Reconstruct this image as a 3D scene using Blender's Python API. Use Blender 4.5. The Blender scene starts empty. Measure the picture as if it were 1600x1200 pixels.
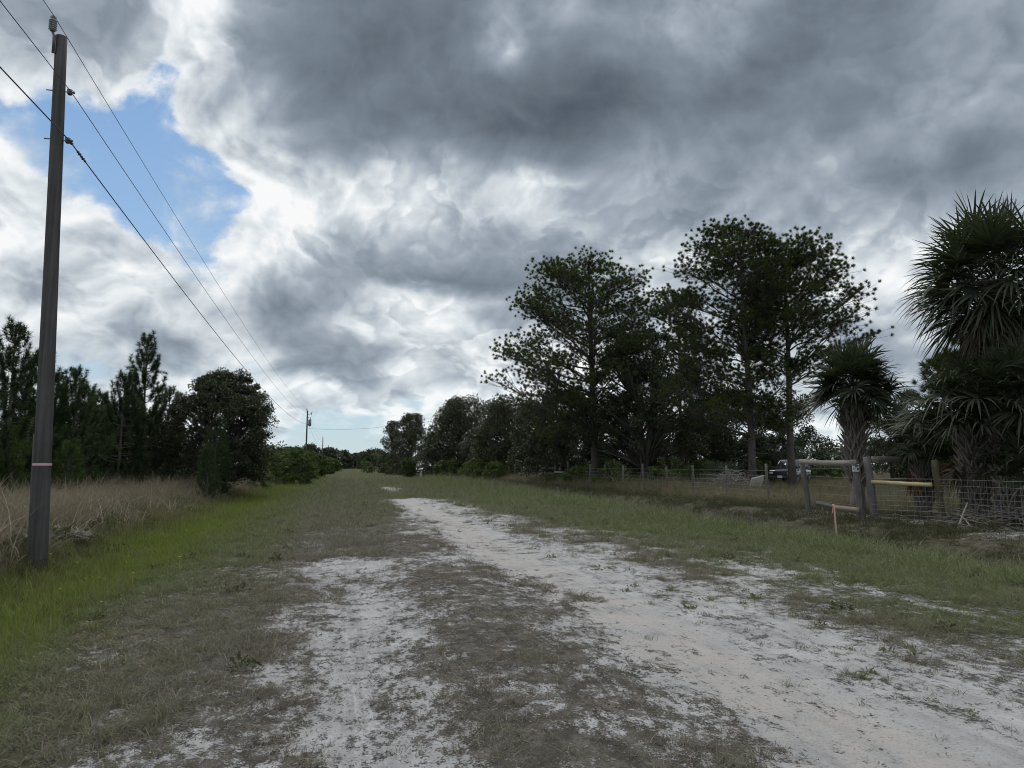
import bpy, math
import numpy as np
from mathutils import Vector, Matrix

scene = bpy.context.scene
COL = scene.collection
R = math.radians
F = 1109.0                      # focal length in pixels of the 1600 px wide photograph
PITCH = math.atan(128 / 1109)
YAW = R(13.4)                   # camera heading, clockwise from the road (+Y)
EYE = 1.6
FWD = np.array([math.sin(YAW), math.cos(YAW), 0.0])
RGT = np.array([math.cos(YAW), -math.sin(YAW), 0.0])


def P(px, py, depth):
    """world point seen at a photograph pixel, `depth` metres ahead of the camera"""
    x, y = (px - 800) / F, (600 - py) / F
    f = math.cos(PITCH) - math.sin(PITCH) * y
    u = math.sin(PITCH) + math.cos(PITCH) * y
    p = FWD * depth + RGT * (x * depth / f)
    p[2] = EYE + u * depth / f
    return p


# ------------------------------------------------------------------ noise
def _hash(ix, iy, seed):
    h = (ix.astype(np.int64) * 374761393 + iy.astype(np.int64) * 668265263 + seed * 974634777) & 0xFFFFFFFF
    h = ((h ^ (h >> 13)) * 1274126177) & 0xFFFFFFFF
    return ((h ^ (h >> 16)) & 0xFFFF) / 65535.0


def vnoise(x, y, seed=0):
    x, y = np.asarray(x, float), np.asarray(y, float)
    ix, iy = np.floor(x), np.floor(y)
    fx, fy = x - ix, y - iy
    fx, fy = fx * fx * (3 - 2 * fx), fy * fy * (3 - 2 * fy)
    a, b = _hash(ix, iy, seed), _hash(ix + 1, iy, seed)
    c, d = _hash(ix, iy + 1, seed), _hash(ix + 1, iy + 1, seed)
    return (a * (1 - fx) + b * fx) * (1 - fy) + (c * (1 - fx) + d * fx) * fy


def fbm(x, y, seed=0, oct=4, gain=0.5):
    s, a, t = 0.0, 1.0, 0.0
    for k in range(oct):
        s = s + a * vnoise(x * 2 ** k + k * 17.3, y * 2 ** k - k * 9.1, seed + k)
        t += a
        a *= gain
    return s / t


def sst(x, a, b):
    t = np.clip((np.asarray(x, float) - a) / (b - a), 0, 1)
    return t * t * (3 - 2 * t)


# ------------------------------------------------------------------ ground shape and cover
def ground_z(x, y):
    x, y = np.asarray(x, float), np.asarray(y, float)
    z = 0.05 * np.exp(-((x - 1.4) / 0.8) ** 2) - 0.03 * np.exp(-((x - 3.0) / 0.6) ** 2) - 0.02 * np.exp(-((x - 0.15) / 0.5) ** 2)
    z = z - 0.22 * np.exp(-((x + 3.9) / 1.1) ** 2) + 0.28 * sst(-x, 4.6, 6.6)
    z = z - 0.22 * np.exp(-((x - 11.2) / 1.2) ** 2) + 0.16 * sst(x, 12, 14)
    z = z + 0.10 * (fbm(x / 3.5, y / 3.5, 5) - 0.5) * sst(np.abs(x - 2), 2, 8)
    z = z + 0.035 * (fbm(x / 0.45, y / 0.6, 9, 3) - 0.5)
    far = sst(np.hypot(x, y), 150, 500)
    return z * (1 - far)


def gz(x, y):
    return float(ground_z(np.array([x]), np.array([y]))[0])


def on_ground(px, depth):
    p = P(px, 728, depth)
    return np.array([p[0], p[1], gz(p[0], p[1])])


def sand_cover(x, y):
    g = lambda c, w: np.exp(-((x - c) / w) ** 2)
    n = fbm(x / 0.9, y / 1.7, 21, 5, 0.6)
    nf = fbm(x / 0.16, y / 0.22, 33, 3, 0.6)
    wob = 0.5 * (fbm(y / 6.0, y * 0 + 3.3, 3, 2) - 0.5)
    xx = x + wob
    prof = np.interp(xx, [-3.0, -2.2, -1.4, -0.8, -0.45, 0.0, 0.35, 0.75, 1.05, 1.5, 1.9, 2.3, 2.75, 3.2, 3.7, 4.6, 5.6, 6.6, 7.4, 8.3, 9.5],
                     [0.12, 0.25, 0.34, 0.40, 0.50, 0.60, 0.64, 0.55, 0.46, 0.42, 0.47, 0.56, 0.68, 0.72, 0.64, 0.59, 0.51, 0.41, 0.33, 0.22, 0.10])
    prof = prof - 0.30 * sst(y, 11, 20) * (1 - sst(xx, 1.0, 1.7)) - 0.16 * sst(y, 14, 24) * sst(xx, 4.6, 6.2)
    prof = prof - 0.14 * g(1.5, 0.7) * sst(y, 18, 26) - 0.42 * sst(y, 34, 39) * sst(xx, 1.2, 2.2)
    prof = prof + 0.33 * g(3.7, 1.8) * sst(y, 43, 45) * (1 - sst(y, 55, 60)) + 0.12 * g(3.2, 1.2) * sst(y, 22, 27) * (1 - sst(y, 34, 38))
    bank = 0.50 * g(14.6, 1.6) * sst(y, 9, 11) * (1 - sst(y, 18.5, 21))
    prof = np.maximum(prof, bank)
    return np.clip(prof + (n - 0.5) * 0.72 + (nf - 0.5) * 0.50, 0, 1)


def sand_mask(x, y):
    return sst(sand_cover(x, y), 0.38, 0.62)


# ------------------------------------------------------------------ objects
def mesh_of(name, V, faces, mats, smooth=False, attrs=None, mat_idx=None):
    """V (n,3); faces a list of (k,3) or (k,4) index arrays"""
    me = bpy.data.meshes.new(name)
    V = np.asarray(V, np.float32)
    faces = [np.asarray(f, np.int32) for f in faces if len(f)]
    me.vertices.add(len(V))
    me.vertices.foreach_set('co', V.ravel())
    loops = np.concatenate([f.ravel() for f in faces])
    tot = np.concatenate([np.full(len(f), f.shape[1], np.int32) for f in faces])
    start = np.concatenate([[0], np.cumsum(tot)[:-1]]).astype(np.int32)
    me.loops.add(len(loops))
    me.loops.foreach_set('vertex_index', loops)
    me.polygons.add(len(tot))
    me.polygons.foreach_set('loop_start', start)
    me.polygons.foreach_set('loop_total', tot)
    if smooth:
        me.polygons.foreach_set('use_smooth', np.ones(len(tot), bool))
    for m in (mats if isinstance(mats, (list, tuple)) else [mats]):
        me.materials.append(m)
    if mat_idx is not None:
        me.polygons.foreach_set('material_index', np.asarray(mat_idx, np.int32))
    for k, a in (attrs or {}).items():
        at = me.attributes.new(k, 'FLOAT', 'POINT')
        at.data.foreach_set('value', np.asarray(a, np.float32))
    me.update(calc_edges=True)
    me.validate()
    return me


def link(name, me, parent=None, loc=None):
    o = bpy.data.objects.new(name, me)
    COL.objects.link(o)
    if parent is not None:
        o.parent = parent
    if loc is not None:
        o.location = tuple(float(v) for v in loc)
    return o


def tag(o, label=None, cat=None, group=None, kind=None):
    if label: o['label'] = label
    if cat: o['category'] = cat
    if group: o['group'] = group
    if kind: o['kind'] = kind
    return o


def thing(name, loc, label, cat, group=None, rz=0.0):
    o = link(name, None, None, loc)
    o.empty_display_size = 0.3
    o.rotation_euler = (0, 0, rz)
    return tag(o, label, cat, group)


def copy_tree(o, loc, rz=0.0, scale=1.0, label=None, group=None):
    c = o.copy()
    COL.objects.link(c)
    c.location = tuple(float(v) for v in loc)
    c.rotation_euler = (0, 0, rz)
    c.scale = (scale,) * 3 if not isinstance(scale, tuple) else scale
    if label: c['label'] = label
    if group: c['group'] = group
    for ch in list(o.children):
        d = ch.copy()
        COL.objects.link(d)
        d.parent = c
        for g in list(ch.children):
            e = g.copy()
            COL.objects.link(e)
            e.parent = d
    return c


class MB:
    """collects shapes into one mesh"""
    def __init__(s):
        s.v, s.f, s.n = [], [], 0

    def add(s, V, *faces):
        V = np.asarray(V, float).reshape(-1, 3)
        s.v.append(V)
        for f in faces:
            if len(f):
                s.f.append(np.asarray(f, int) + s.n)
        s.n += len(V)
        return s

    def tube(s, pts, rad, sides=8, cap=True, jitter=0.0, rng=None):
        pts = np.asarray(pts, float)
        rad = np.broadcast_to(np.asarray(rad, float), (len(pts),))
        t = np.gradient(pts, axis=0)
        t /= np.linalg.norm(t, axis=1)[:, None] + 1e-9
        ref = np.array([0, 0, 1.0]) if abs(t[:, 2]).mean() < 0.9 else np.array([1.0, 0, 0])
        a = np.cross(t, ref); a /= np.linalg.norm(a, axis=1)[:, None] + 1e-9
        b = np.cross(t, a)
        th = np.arange(sides) * 2 * math.pi / sides
        rr = rad[:, None] * np.ones(sides)
        if jitter:
            rr = rr * (1 + jitter * (rng.random(rr.shape) - 0.5))
        V = pts[:, None, :] + rr[:, :, None] * (np.cos(th)[None, :, None] * a[:, None, :] + np.sin(th)[None, :, None] * b[:, None, :])
        n = len(pts)
        i = (np.arange(n - 1)[:, None] * sides + np.arange(sides)[None, :]).ravel()
        j = (np.arange(n - 1)[:, None] * sides + (np.arange(sides)[None, :] + 1) % sides).ravel()
        q = np.stack([i, j, j + sides, i + sides], 1)
        V = V.reshape(-1, 3)
        tri = []
        if cap:
            V = np.vstack([V, pts[0], pts[-1]])
            m = n * sides
            k = np.arange(sides)
            tri = np.vstack([np.stack([np.full(sides, m), (k + 1) % sides, k], 1),
                             np.stack([np.full(sides, m + 1), (n - 1) * sides + k, (n - 1) * sides + (k + 1) % sides], 1)])
        return s.add(V, q, tri)

    def box(s, c, size, rot=None, taper=1.0, bev=0.0):
        """box centred at c, rounded along its edges by bev (a chamfer)"""
        hx, hy, hz = np.asarray(size, float) / 2
        if bev <= 0:
            V = np.array([[x * hx * (taper if z > 0 else 1), y * hy * (taper if z > 0 else 1), z * hz] for z in (-1, 1) for y in (-1, 1) for x in (-1, 1)])
            q = [[0, 2, 3, 1], [4, 5, 7, 6], [0, 1, 5, 4], [2, 6, 7, 3], [0, 4, 6, 2], [1, 3, 7, 5]]
            V = V if rot is None else V @ np.asarray(rot).T
            return s.add(V + np.asarray(c), q)
        bm_ = __import__('bmesh').new()
        import bmesh
        bmesh.ops.create_cube(bm_, size=1.0)
        bmesh.ops.scale(bm_, vec=(2 * hx, 2 * hy, 2 * hz), verts=bm_.verts)
        bmesh.ops.bevel(bm_, geom=bm_.edges[:], offset=bev, segments=2, affect='EDGES', profile=0.5)
        bm_.verts.index_update()
        V = np.array([v.co[:] for v in bm_.verts])
        q = [[v.index for v in f.verts] for f in bm_.faces if len(f.verts) == 4]
        t = [[v.index for v in f.verts] for f in bm_.faces if len(f.verts) == 3]
        bm_.free()
        V = V if rot is None else V @ np.asarray(rot).T
        return s.add(V + np.asarray(c), q, t)

    def mesh(s, name, mat, smooth=False):
        return mesh_of(name, np.vstack(s.v), s.f, mat, smooth)

    def build(s, name, mat, parent=None, smooth=False, loc=None):
        return link(name, s.mesh(name, mat, smooth), parent, loc)


def unit(v):
    v = np.asarray(v, float)
    return v / (np.linalg.norm(v, axis=-1, keepdims=True) + 1e-9)


def bez(a, b, c, n):
    t = np.linspace(0, 1, n)[:, None]
    return (1 - t) ** 2 * np.asarray(a) + 2 * t * (1 - t) * np.asarray(b) + t ** 2 * np.asarray(c)


# ------------------------------------------------------------------ materials
class NT:
    """small helper round a node tree"""
    def __init__(s, tree):
        s.t = tree
        s.t.nodes.clear()

    def n(s, kind, ins=None, **kw):
        nd = s.t.nodes.new(kind)
        for k, v in kw.items():
            setattr(nd, k, v)
        for k, v in (ins or {}).items():
            sock = nd.inputs[k]
            if isinstance(v, bpy.types.NodeSocket):
                s.t.links.new(v, sock)
            elif v is not None:
                sock.default_value = v
        return nd

    def math(s, op, a, b=0.0, c=None, clamp=False):
        nd = s.n('ShaderNodeMath', {0: a, 1: b} if c is None else {0: a, 1: b, 2: c}, operation=op)
        nd.use_clamp = clamp
        return nd.outputs[0]

    def vmath(s, op, a, b=None, scale=None):
        nd = s.n('ShaderNodeVectorMath', {0: a}, operation=op)
        if b is not None:
            s.set(nd.inputs[1], b)
        if scale is not None:
            s.set(nd.inputs['Scale'], scale)
        return nd.outputs['Value'] if op in ('LENGTH', 'DOT_PRODUCT') else nd.outputs[0]

    def set(s, sock, v):
        if isinstance(v, bpy.types.NodeSocket): s.t.links.new(v, sock)
        else: sock.default_value = v

    def mix(s, f, a, b, kind='RGBA', blend='MIX'):
        nd = s.t.nodes.new('ShaderNodeMix')
        nd.data_type = kind
        if kind == 'RGBA': nd.blend_type = blend
        k = {'FLOAT': (0, 2, 3), 'RGBA': (0, 6, 7)}[kind]
        for i, v in zip(k, (f, a, b)):
            s.set(nd.inputs[i], v)
        return nd.outputs[2 if kind == 'RGBA' else 0]

    def noise(s, vec, scale, detail=4.0, rough=0.55, dim='3D', dist=0.0):
        nd = s.n('ShaderNodeTexNoise', {'Scale': scale, 'Detail': detail, 'Roughness': rough, 'Distortion': dist}, noise_dimensions=dim)
        if vec is not None:
            s.t.links.new(vec, nd.inputs['Vector'])
        return nd.outputs['Fac']

    def smooth(s, x, a, b, lo=0.0, hi=1.0):
        nd = s.n('ShaderNodeMapRange', {'Value': x, 'From Min': a, 'From Max': b, 'To Min': lo, 'To Max': hi}, interpolation_type='SMOOTHSTEP')
        return nd.outputs[0]

    def lin(s, x, a, b, lo=0.0, hi=1.0):
        return s.n('ShaderNodeMapRange', {'Value': x, 'From Min': a, 'From Max': b, 'To Min': lo, 'To Max': hi}).outputs[0]

    def ramp(s, fac, stops, interp='LINEAR'):
        nd = s.n('ShaderNodeValToRGB', {0: fac})
        cr = nd.color_ramp
        cr.interpolation = interp
        while len(cr.elements) < len(stops):
            cr.elements.new(1.0)
        for e, (p, c) in zip(cr.elements, sorted(stops, key=lambda q: q[0])):
            e.position = p
        for e, (p, c) in zip(cr.elements, sorted(stops, key=lambda q: q[0])):
            e.color = (*c, 1.0) if len(c) == 3 else c
        return nd.outputs[0]


def lin(c):
    return tuple(v / 12.92 if v <= 0.04045 else ((v + 0.055) / 1.055) ** 2.4 for v in (x / 255 for x in c))
# sky readings by height above the horizon (rows, degrees) and compass direction (31 equal steps from -23 to 50.5 degrees)
SKY_EL = [0, 1.8, 3.6, 5, 6.4, 7.8, 9.5, 11.2, 12.8, 14.8, 16.8, 18.8, 20.5, 22.3, 24, 25.8, 27.6, 29.4, 31.5, 34, 36.5]
CLOUD_BRIGHTNESS = [
    [215, 215, 216, 216, 217, 217, 218, 218, 218, 219, 219, 220, 220, 219, 219, 218, 218, 217, 217, 216, 216, 215, 215, 214, 214, 213, 213, 212, 212, 211, 210, 210],
    [212, 212, 212, 212, 212, 212, 212, 212, 214, 215, 217, 215, 216, 216, 216, 215, 215, 214, 214, 213, 212, 212, 211, 211, 210, 209, 208, 208, 207, 206, 205, 204],
    [210, 210, 210, 210, 209, 208, 208, 208, 212, 210, 213, 217, 224, 220, 218, 217, 215, 214, 213, 211, 210, 209, 208, 207, 206, 205, 203, 202, 200, 198, 196, 194],
    [210, 204, 200, 209, 208, 206, 205, 206, 200, 188, 180, 189, 207, 217, 210, 209, 208, 207, 206, 206, 205, 203, 202, 201, 199, 197, 195, 193, 191, 188, 185, 182],
    [205, 192, 179, 182, 188, 194, 202, 208, 217, 220, 171, 176, 199, 211, 214, 213, 211, 210, 208, 206, 204, 202, 200, 197, 194, 190, 186, 181, 176, 173, 171, 170],
    [199, 189, 173, 165, 165, 175, 196, 201, 159, 145, 152, 206, 205, 194, 194, 218, 214, 210, 207, 203, 199, 195, 190, 186, 182, 178, 173, 169, 166, 166, 165, 165],
    [206, 208, 225, 178, 183, 196, 208, 187, 155, 151, 154, 157, 202, 184, 203, 226, 217, 210, 202, 195, 189, 186, 183, 180, 177, 174, 172, 170, 169, 168, 169, 169],
    [213, 188, 208, 207, 199, 198, 199, 168, 152, 175, 204, 211, 226, 234, 206, 190, 189, 188, 186, 185, 185, 184, 183, 184, 185, 188, 192, 200, 201, 192, 188, 184],
    [209, 193, 193, 213, 202, 204, 205, 164, 160, 176, 181, 197, 212, 203, 171, 156, 159, 166, 172, 180, 188, 188, 189, 193, 197, 202, 209, 219, 229, 217, 202, 190],
    [219, 202, 208, 216, 205, 210, 220, 182, 174, 151, 145, 137, 128, 122, 116, 122, 131, 144, 159, 178, 200, 197, 189, 195, 202, 208, 215, 223, 223, 204, 184, 171],
    [213, 211, 212, 213, 214, 215, 232, 228, 225, 174, 164, 170, 162, 152, 146, 142, 146, 155, 166, 178, 191, 205, 183, 183, 183, 181, 176, 170, 165, 159, 154, 150],
    [230, 205, 203, 196, 190, 193, 232, 237, 241, 195, 169, 210, 198, 180, 160, 156, 158, 162, 165, 165, 165, 165, 163, 160, 156, 155, 154, 151, 139, 133, 135, 140],
    [220, 192, 190, 190, 190, 191, 196, 241, 239, 210, 202, 226, 221, 198, 182, 191, 203, 167, 163, 161, 163, 163, 155, 149, 143, 148, 155, 143, 126, 116, 113, 127],
    [193, 190, 190, 190, 190, 202, 219, 229, 208, 198, 201, 206, 199, 189, 181, 186, 216, 185, 164, 162, 158, 149, 137, 136, 143, 149, 158, 149, 143, 147, 128, 144],
    [214, 199, 190, 190, 195, 192, 213, 186, 161, 146, 152, 190, 181, 168, 150, 130, 129, 120, 120, 136, 140, 134, 127, 136, 142, 133, 121, 130, 140, 166, 162, 152],
    [190, 203, 210, 217, 201, 168, 176, 161, 131, 123, 119, 124, 129, 118, 109, 99, 97, 99, 103, 110, 135, 121, 127, 130, 122, 128, 129, 121, 128, 148, 151, 141],
    [154, 160, 165, 188, 207, 197, 166, 170, 134, 122, 114, 111, 108, 106, 103, 99, 96, 95, 93, 94, 102, 109, 110, 111, 113, 117, 122, 132, 129, 144, 144, 142],
    [155, 152, 149, 163, 229, 219, 160, 138, 120, 113, 108, 104, 105, 105, 105, 105, 104, 103, 100, 99, 105, 117, 116, 115, 112, 112, 112, 116, 117, 134, 143, 148],
    [155, 155, 152, 158, 207, 221, 157, 132, 117, 111, 105, 103, 103, 109, 134, 177, 131, 120, 119, 125, 130, 141, 141, 147, 124, 115, 114, 114, 115, 129, 143, 148],
    [155, 154, 152, 160, 202, 200, 147, 134, 125, 121, 116, 112, 111, 110, 126, 160, 140, 144, 141, 140, 142, 145, 143, 141, 131, 119, 115, 115, 115, 128, 143, 148],
    [155, 154, 151, 162, 207, 195, 146, 133, 125, 121, 117, 115, 112, 110, 113, 117, 137, 158, 148, 140, 142, 145, 143, 141, 132, 120, 115, 115, 115, 126, 142, 147],
]
CLOUD_GAP = [
    [0, 5, 11, 17, 23, 29, 35, 40, 40, 40, 40, 40, 38, 36, 35, 33, 31, 29, 27, 25, 23, 21, 19, 17, 15, 13, 11, 9, 6, 4, 1, 0],
    [0, 0, 0, 0, 0, 0, 0, 1, 38, 76, 64, 76, 44, 9, 3, 2, 2, 2, 2, 2, 1, 1, 1, 0, 0, 0, 0, 0, 0, 0, 0, 0],
    [0, 0, 0, 0, 0, 0, 0, 0, 3, 85, 78, 75, 3, 0, 0, 0, 0, 0, 0, 0, 0, 0, 0, 0, 0, 0, 0, 0, 0, 0, 0, 0],
    [0, 0, 0, 0, 0, 0, 0, 0, 0, 0, 0, 0, 72, 0, 0, 0, 0, 0, 0, 0, 0, 0, 0, 0, 0, 0, 0, 0, 0, 0, 0, 0],
    [0, 15, 21, 17, 14, 10, 1, 14, 0, 0, 0, 0, 6, 0, 0, 0, 0, 0, 0, 0, 0, 0, 0, 0, 0, 0, 0, 0, 0, 0, 0, 0],
    [0, 22, 30, 30, 30, 22, 4, 64, 0, 0, 0, 0, 0, 0, 0, 0, 0, 0, 0, 0, 0, 0, 0, 0, 0, 0, 0, 0, 0, 0, 0, 0],
    [0, 0, 2, 6, 10, 5, 0, 0, 0, 0, 0, 0, 0, 0, 0, 0, 0, 0, 0, 0, 0, 0, 0, 0, 0, 0, 0, 0, 0, 0, 0, 0],
    [0, 0, 0, 0, 0, 0, 0, 0, 0, 0, 0, 0, 0, 0, 0, 0, 0, 0, 0, 0, 0, 0, 0, 0, 0, 0, 0, 0, 0, 0, 0, 0],
    [0, 0, 0, 0, 26, 0, 0, 0, 0, 0, 0, 0, 0, 0, 0, 0, 0, 0, 0, 0, 0, 0, 0, 0, 0, 0, 0, 0, 0, 0, 0, 0],
    [0, 0, 0, 1, 13, 55, 0, 0, 0, 0, 0, 0, 0, 0, 0, 0, 0, 0, 0, 0, 0, 0, 0, 0, 0, 0, 0, 0, 0, 0, 0, 0],
    [0, 0, 0, 46, 77, 64, 1, 0, 0, 0, 0, 0, 0, 0, 0, 0, 0, 0, 0, 0, 0, 0, 0, 0, 0, 0, 0, 0, 0, 0, 0, 0],
    [2, 4, 59, 70, 85, 84, 25, 10, 0, 0, 0, 0, 0, 0, 0, 0, 0, 0, 0, 0, 0, 0, 0, 0, 0, 0, 0, 0, 0, 0, 0, 0],
    [30, 70, 85, 96, 99, 99, 80, 4, 0, 0, 0, 0, 0, 0, 0, 0, 0, 0, 0, 0, 0, 0, 0, 0, 0, 0, 0, 0, 0, 0, 0, 0],
    [89, 100, 98, 95, 97, 85, 25, 0, 0, 0, 0, 0, 0, 0, 0, 0, 0, 0, 0, 0, 0, 0, 0, 0, 0, 0, 0, 0, 0, 0, 0, 0],
    [31, 74, 69, 90, 80, 4, 0, 0, 0, 0, 0, 0, 0, 0, 0, 0, 0, 0, 0, 0, 0, 0, 0, 0, 0, 0, 0, 0, 0, 0, 0, 0],
    [0, 0, 0, 27, 55, 0, 0, 0, 0, 0, 0, 0, 0, 0, 0, 0, 0, 0, 0, 0, 0, 0, 0, 0, 0, 0, 0, 0, 0, 0, 0, 0],
    [0, 0, 0, 0, 48, 0, 0, 0, 0, 0, 0, 0, 0, 0, 0, 0, 0, 0, 0, 0, 0, 0, 0, 0, 0, 0, 0, 0, 0, 0, 0, 0],
    [0, 0, 0, 0, 6, 0, 0, 0, 0, 0, 0, 0, 0, 0, 0, 0, 0, 0, 0, 0, 0, 0, 0, 0, 0, 0, 0, 0, 0, 0, 0, 0],
    [0, 0, 0, 0, 0, 0, 0, 0, 0, 0, 0, 0, 0, 0, 0, 0, 0, 0, 0, 0, 0, 0, 0, 0, 0, 0, 0, 0, 0, 0, 0, 0],
    [0, 0, 0, 0, 0, 0, 0, 0, 0, 0, 0, 0, 0, 0, 0, 0, 0, 0, 0, 0, 0, 0, 0, 0, 0, 0, 0, 0, 0, 0, 0, 0],
    [0, 0, 0, 0, 0, 0, 0, 0, 0, 0, 0, 0, 0, 0, 0, 0, 0, 0, 0, 0, 0, 0, 0, 0, 0, 0, 0, 0, 0, 0, 0, 0],
]
# ------------------------------------------------------------------ camera, sun, sky
cam = bpy.data.cameras.new('camera')
cam.sensor_width = 36.0
cam.lens = F / 1600 * 36.0
cam.clip_start, cam.clip_end = 0.05, 20000
cam_o = link('camera', cam)
cam_o.location = (0, 0, EYE)
cam_o.rotation_euler = (math.pi / 2 + PITCH, 0, -YAW)
scene.camera = cam_o

SUN_AZ, SUN_EL = R(-4), R(52)          # the sun stands behind the cloud ahead of the camera
sun = bpy.data.lights.new('sun', 'SUN')
sun.energy, sun.angle, sun.color = 1.4, R(14), (1.0, 0.96, 0.9)
sun_o = link('sun', sun)
sd = Vector((math.sin(SUN_AZ) * math.cos(SUN_EL), math.cos(SUN_AZ) * math.cos(SUN_EL), math.sin(SUN_EL)))
sun_o.rotation_euler = sd.to_track_quat('Z', 'Y').to_euler()
sun_o.location = sd * 60

scene.view_settings.view_transform = 'Standard'
scene.view_settings.look = 'None'
scene.view_settings.exposure = 0.0
scene.view_settings.gamma = 1.0
scene.view_settings.use_curve_mapping = False
scene.cycles.pixel_filter_type = 'BLACKMAN_HARRIS'
scene.cycles.filter_width = 1.05


def make_sky():
    """broken storm cloud over blue sky: cloud brightness and gaps by compass direction and height,
    their edges torn and billowed by noise that shrinks towards the horizon like a real cloud deck"""
    w = bpy.data.worlds.new('World')
    scene.world = w
    w.use_nodes = True
    t = NT(w.node_tree)
    D = t.n('ShaderNodeTexCoord').outputs['Generated']
    xyz = t.n('ShaderNodeSeparateXYZ', {0: D}).outputs
    # cloud coordinates: squashed towards the horizon, where a cloud deck is seen edge-on
    zz = t.math('MAXIMUM', xyz[2], 0.0)
    flat = t.math('MULTIPLY', t.math('SUBTRACT', 1.0, t.math('EXPONENT', t.math('MULTIPLY', zz, -6.0))), 0.16)
    deck = t.n('ShaderNodeCombineXYZ', {0: xyz[0], 1: xyz[1], 2: t.math('ADD', t.math('MULTIPLY', zz, 1.10), flat)}).outputs[0]
    az = t.math('ARCTAN2', xyz[0], xyz[1])
    el = t.math('ARCSINE', xyz[2])
    calm = t.smooth(el, R(2), R(16), 0.40, 1.0)
    n1 = t.math('SUBTRACT', t.noise(deck, 7.0, 8, 0.56), 0.5)
    n2 = t.math('SUBTRACT', t.noise(t.vmath('ADD', deck, (7.3, 2.1, 4.4)), 7.0, 8, 0.56), 0.5)
    az_w = t.math('ADD', az, t.math('MULTIPLY', n1, t.math('MULTIPLY', calm, R(4.6))))
    el_w = t.math('ADD', el, t.math('MULTIPLY', n2, t.math('MULTIPLY', calm, R(3.8))))
    u = t.lin(az_w, R(-23), R(50.5))
    prev = None
    for k, (e, bright, gaps) in enumerate(zip(SKY_EL, CLOUD_BRIGHTNESS, CLOUD_GAP)):
        st = [(i / 31, (bright[i] / 255, gaps[i] / 100, 0.0)) for i in range(32)]
        c = t.ramp(u, st, 'CARDINAL')
        prev = c if prev is None else t.mix(t.lin(el_w, R(SKY_EL[k - 1]), R(e)), prev, c)
    ch = t.n('ShaderNodeSeparateColor', {0: prev}).outputs
    L, gap = ch[0], ch[1]
    # the sky behind and above the camera: an unseen cloud deck, made bright to light the ground
    over = t.math('MAXIMUM', t.smooth(el, R(38), R(60)), t.math('MAXIMUM', t.smooth(az, R(56), R(90)), t.smooth(t.math('MULTIPLY', az, -1.0), R(30), R(65))))
    rest = t.lin(t.noise(deck, 1.6, 6, 0.6), 0.3, 0.7, SKY_BACK[0], SKY_BACK[1])
    L = t.mix(over, L, rest, 'FLOAT')
    gap = t.math('MULTIPLY', gap, t.math('SUBTRACT', 1.0, over))
    # billows: difference of two noise fields a step apart towards the sun reads as lit cloud heads
    w1 = t.math('SUBTRACT', t.noise(deck, 4.5, 2, 0.5), 0.5)
    w2 = t.math('SUBTRACT', t.noise(t.vmath('ADD', deck, (3.7, 5.2, 1.9)), 4.5, 2, 0.5), 0.5)
    deck_b = t.vmath('ADD', deck, t.vmath('SCALE', t.n('ShaderNodeCombineXYZ', {0: w1, 1: w2, 2: w1}).outputs[0], scale=0.12))
    b1 = t.noise(deck_b, 8.5, 8, 0.57)

    def heads(v):
        # folded noise: round cauliflower heads with dark creases
        f1 = t.math('ABSOLUTE', t.math('SUBTRACT', t.noise(v, 6.5, 1, 0.5), 0.5))
        f2 = t.math('ABSOLUTE', t.math('SUBTRACT', t.noise(v, 17.0, 2, 0.6), 0.5))
        return t.math('ADD', t.math('MULTIPLY', f1, 1.1), t.math('MULTIPLY', f2, 0.55))
    deck_c = t.vmath('ADD', deck_b, t.vmath('SCALE', t.n('ShaderNodeCombineXYZ', {0: b1, 1: n1, 2: n2}).outputs[0], scale=0.03))
    step = t.vmath('ADD', deck_c, (-0.004, -0.010, 0.030))
    b2 = t.math('ADD', t.math('MULTIPLY', t.noise(t.vmath('ADD', deck_b, (-0.006, -0.012, 0.030)), 8.5, 5, 0.55), 1.0), 0.0)
    puff = t.math('ADD', t.math('MULTIPLY', t.math('SUBTRACT', b1, b2), 0.7), t.math('SUBTRACT', heads(deck_c), heads(step)))
    amp = t.smooth(L, 0.40, 0.85, 0.16, 1.0)
    L = t.math('ADD', L, t.math('MULTIPLY', t.math('MULTIPLY', puff, amp), PUFF))
    # crisp outlines where one cloud head stands in front of another
    vor = t.n('ShaderNodeTexVoronoi', {'Vector': deck_b, 'Scale': 4.2, 'Detail': 3.0, 'Roughness': 0.62, 'Lacunarity': 2.2}, feature='F1', normalize=True).outputs['Distance']
    tower = t.math('SUBTRACT', t.math('ADD', t.math('MULTIPLY', t.noise(t.vmath('ADD', deck_b, (2.2, 8.1, 0.7)), 3.2, 8, 0.56), 0.85), 0.29), t.math('MULTIPLY', vor, 0.8))
    for lo, hi, k in ((0.30, 0.33, 0.11), (0.40, 0.43, 0.12), (0.49, 0.53, 0.10)):
        e = t.math('SUBTRACT', t.smooth(tower, lo, hi), t.smooth(tower, lo, hi + 0.20))
        L = t.math('ADD', L, t.math('MULTIPLY', t.math('MULTIPLY', e, amp), k * 1.1))
    L = t.math('SUBTRACT', L, t.math('MULTIPLY', amp, 0.085))
    L = t.math('ADD', L, t.math('MULTIPLY', t.math('SUBTRACT', b1, 0.5), t.smooth(L, 0.36, 0.75, 0.12, 0.20)))
    # gaps with torn edges and a bright rim
    tear = t.math('ADD', gap, t.math('MULTIPLY', t.math('SUBTRACT', t.noise(deck_c, 6.0, 9, 0.64), 0.5), 2.4))
    blue_f = t.smooth(tear, 0.34, 0.74)
    blue_f = t.math('MULTIPLY', blue_f, t.smooth(b1, 0.66, 0.46, 0.35, 1.0))
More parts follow.
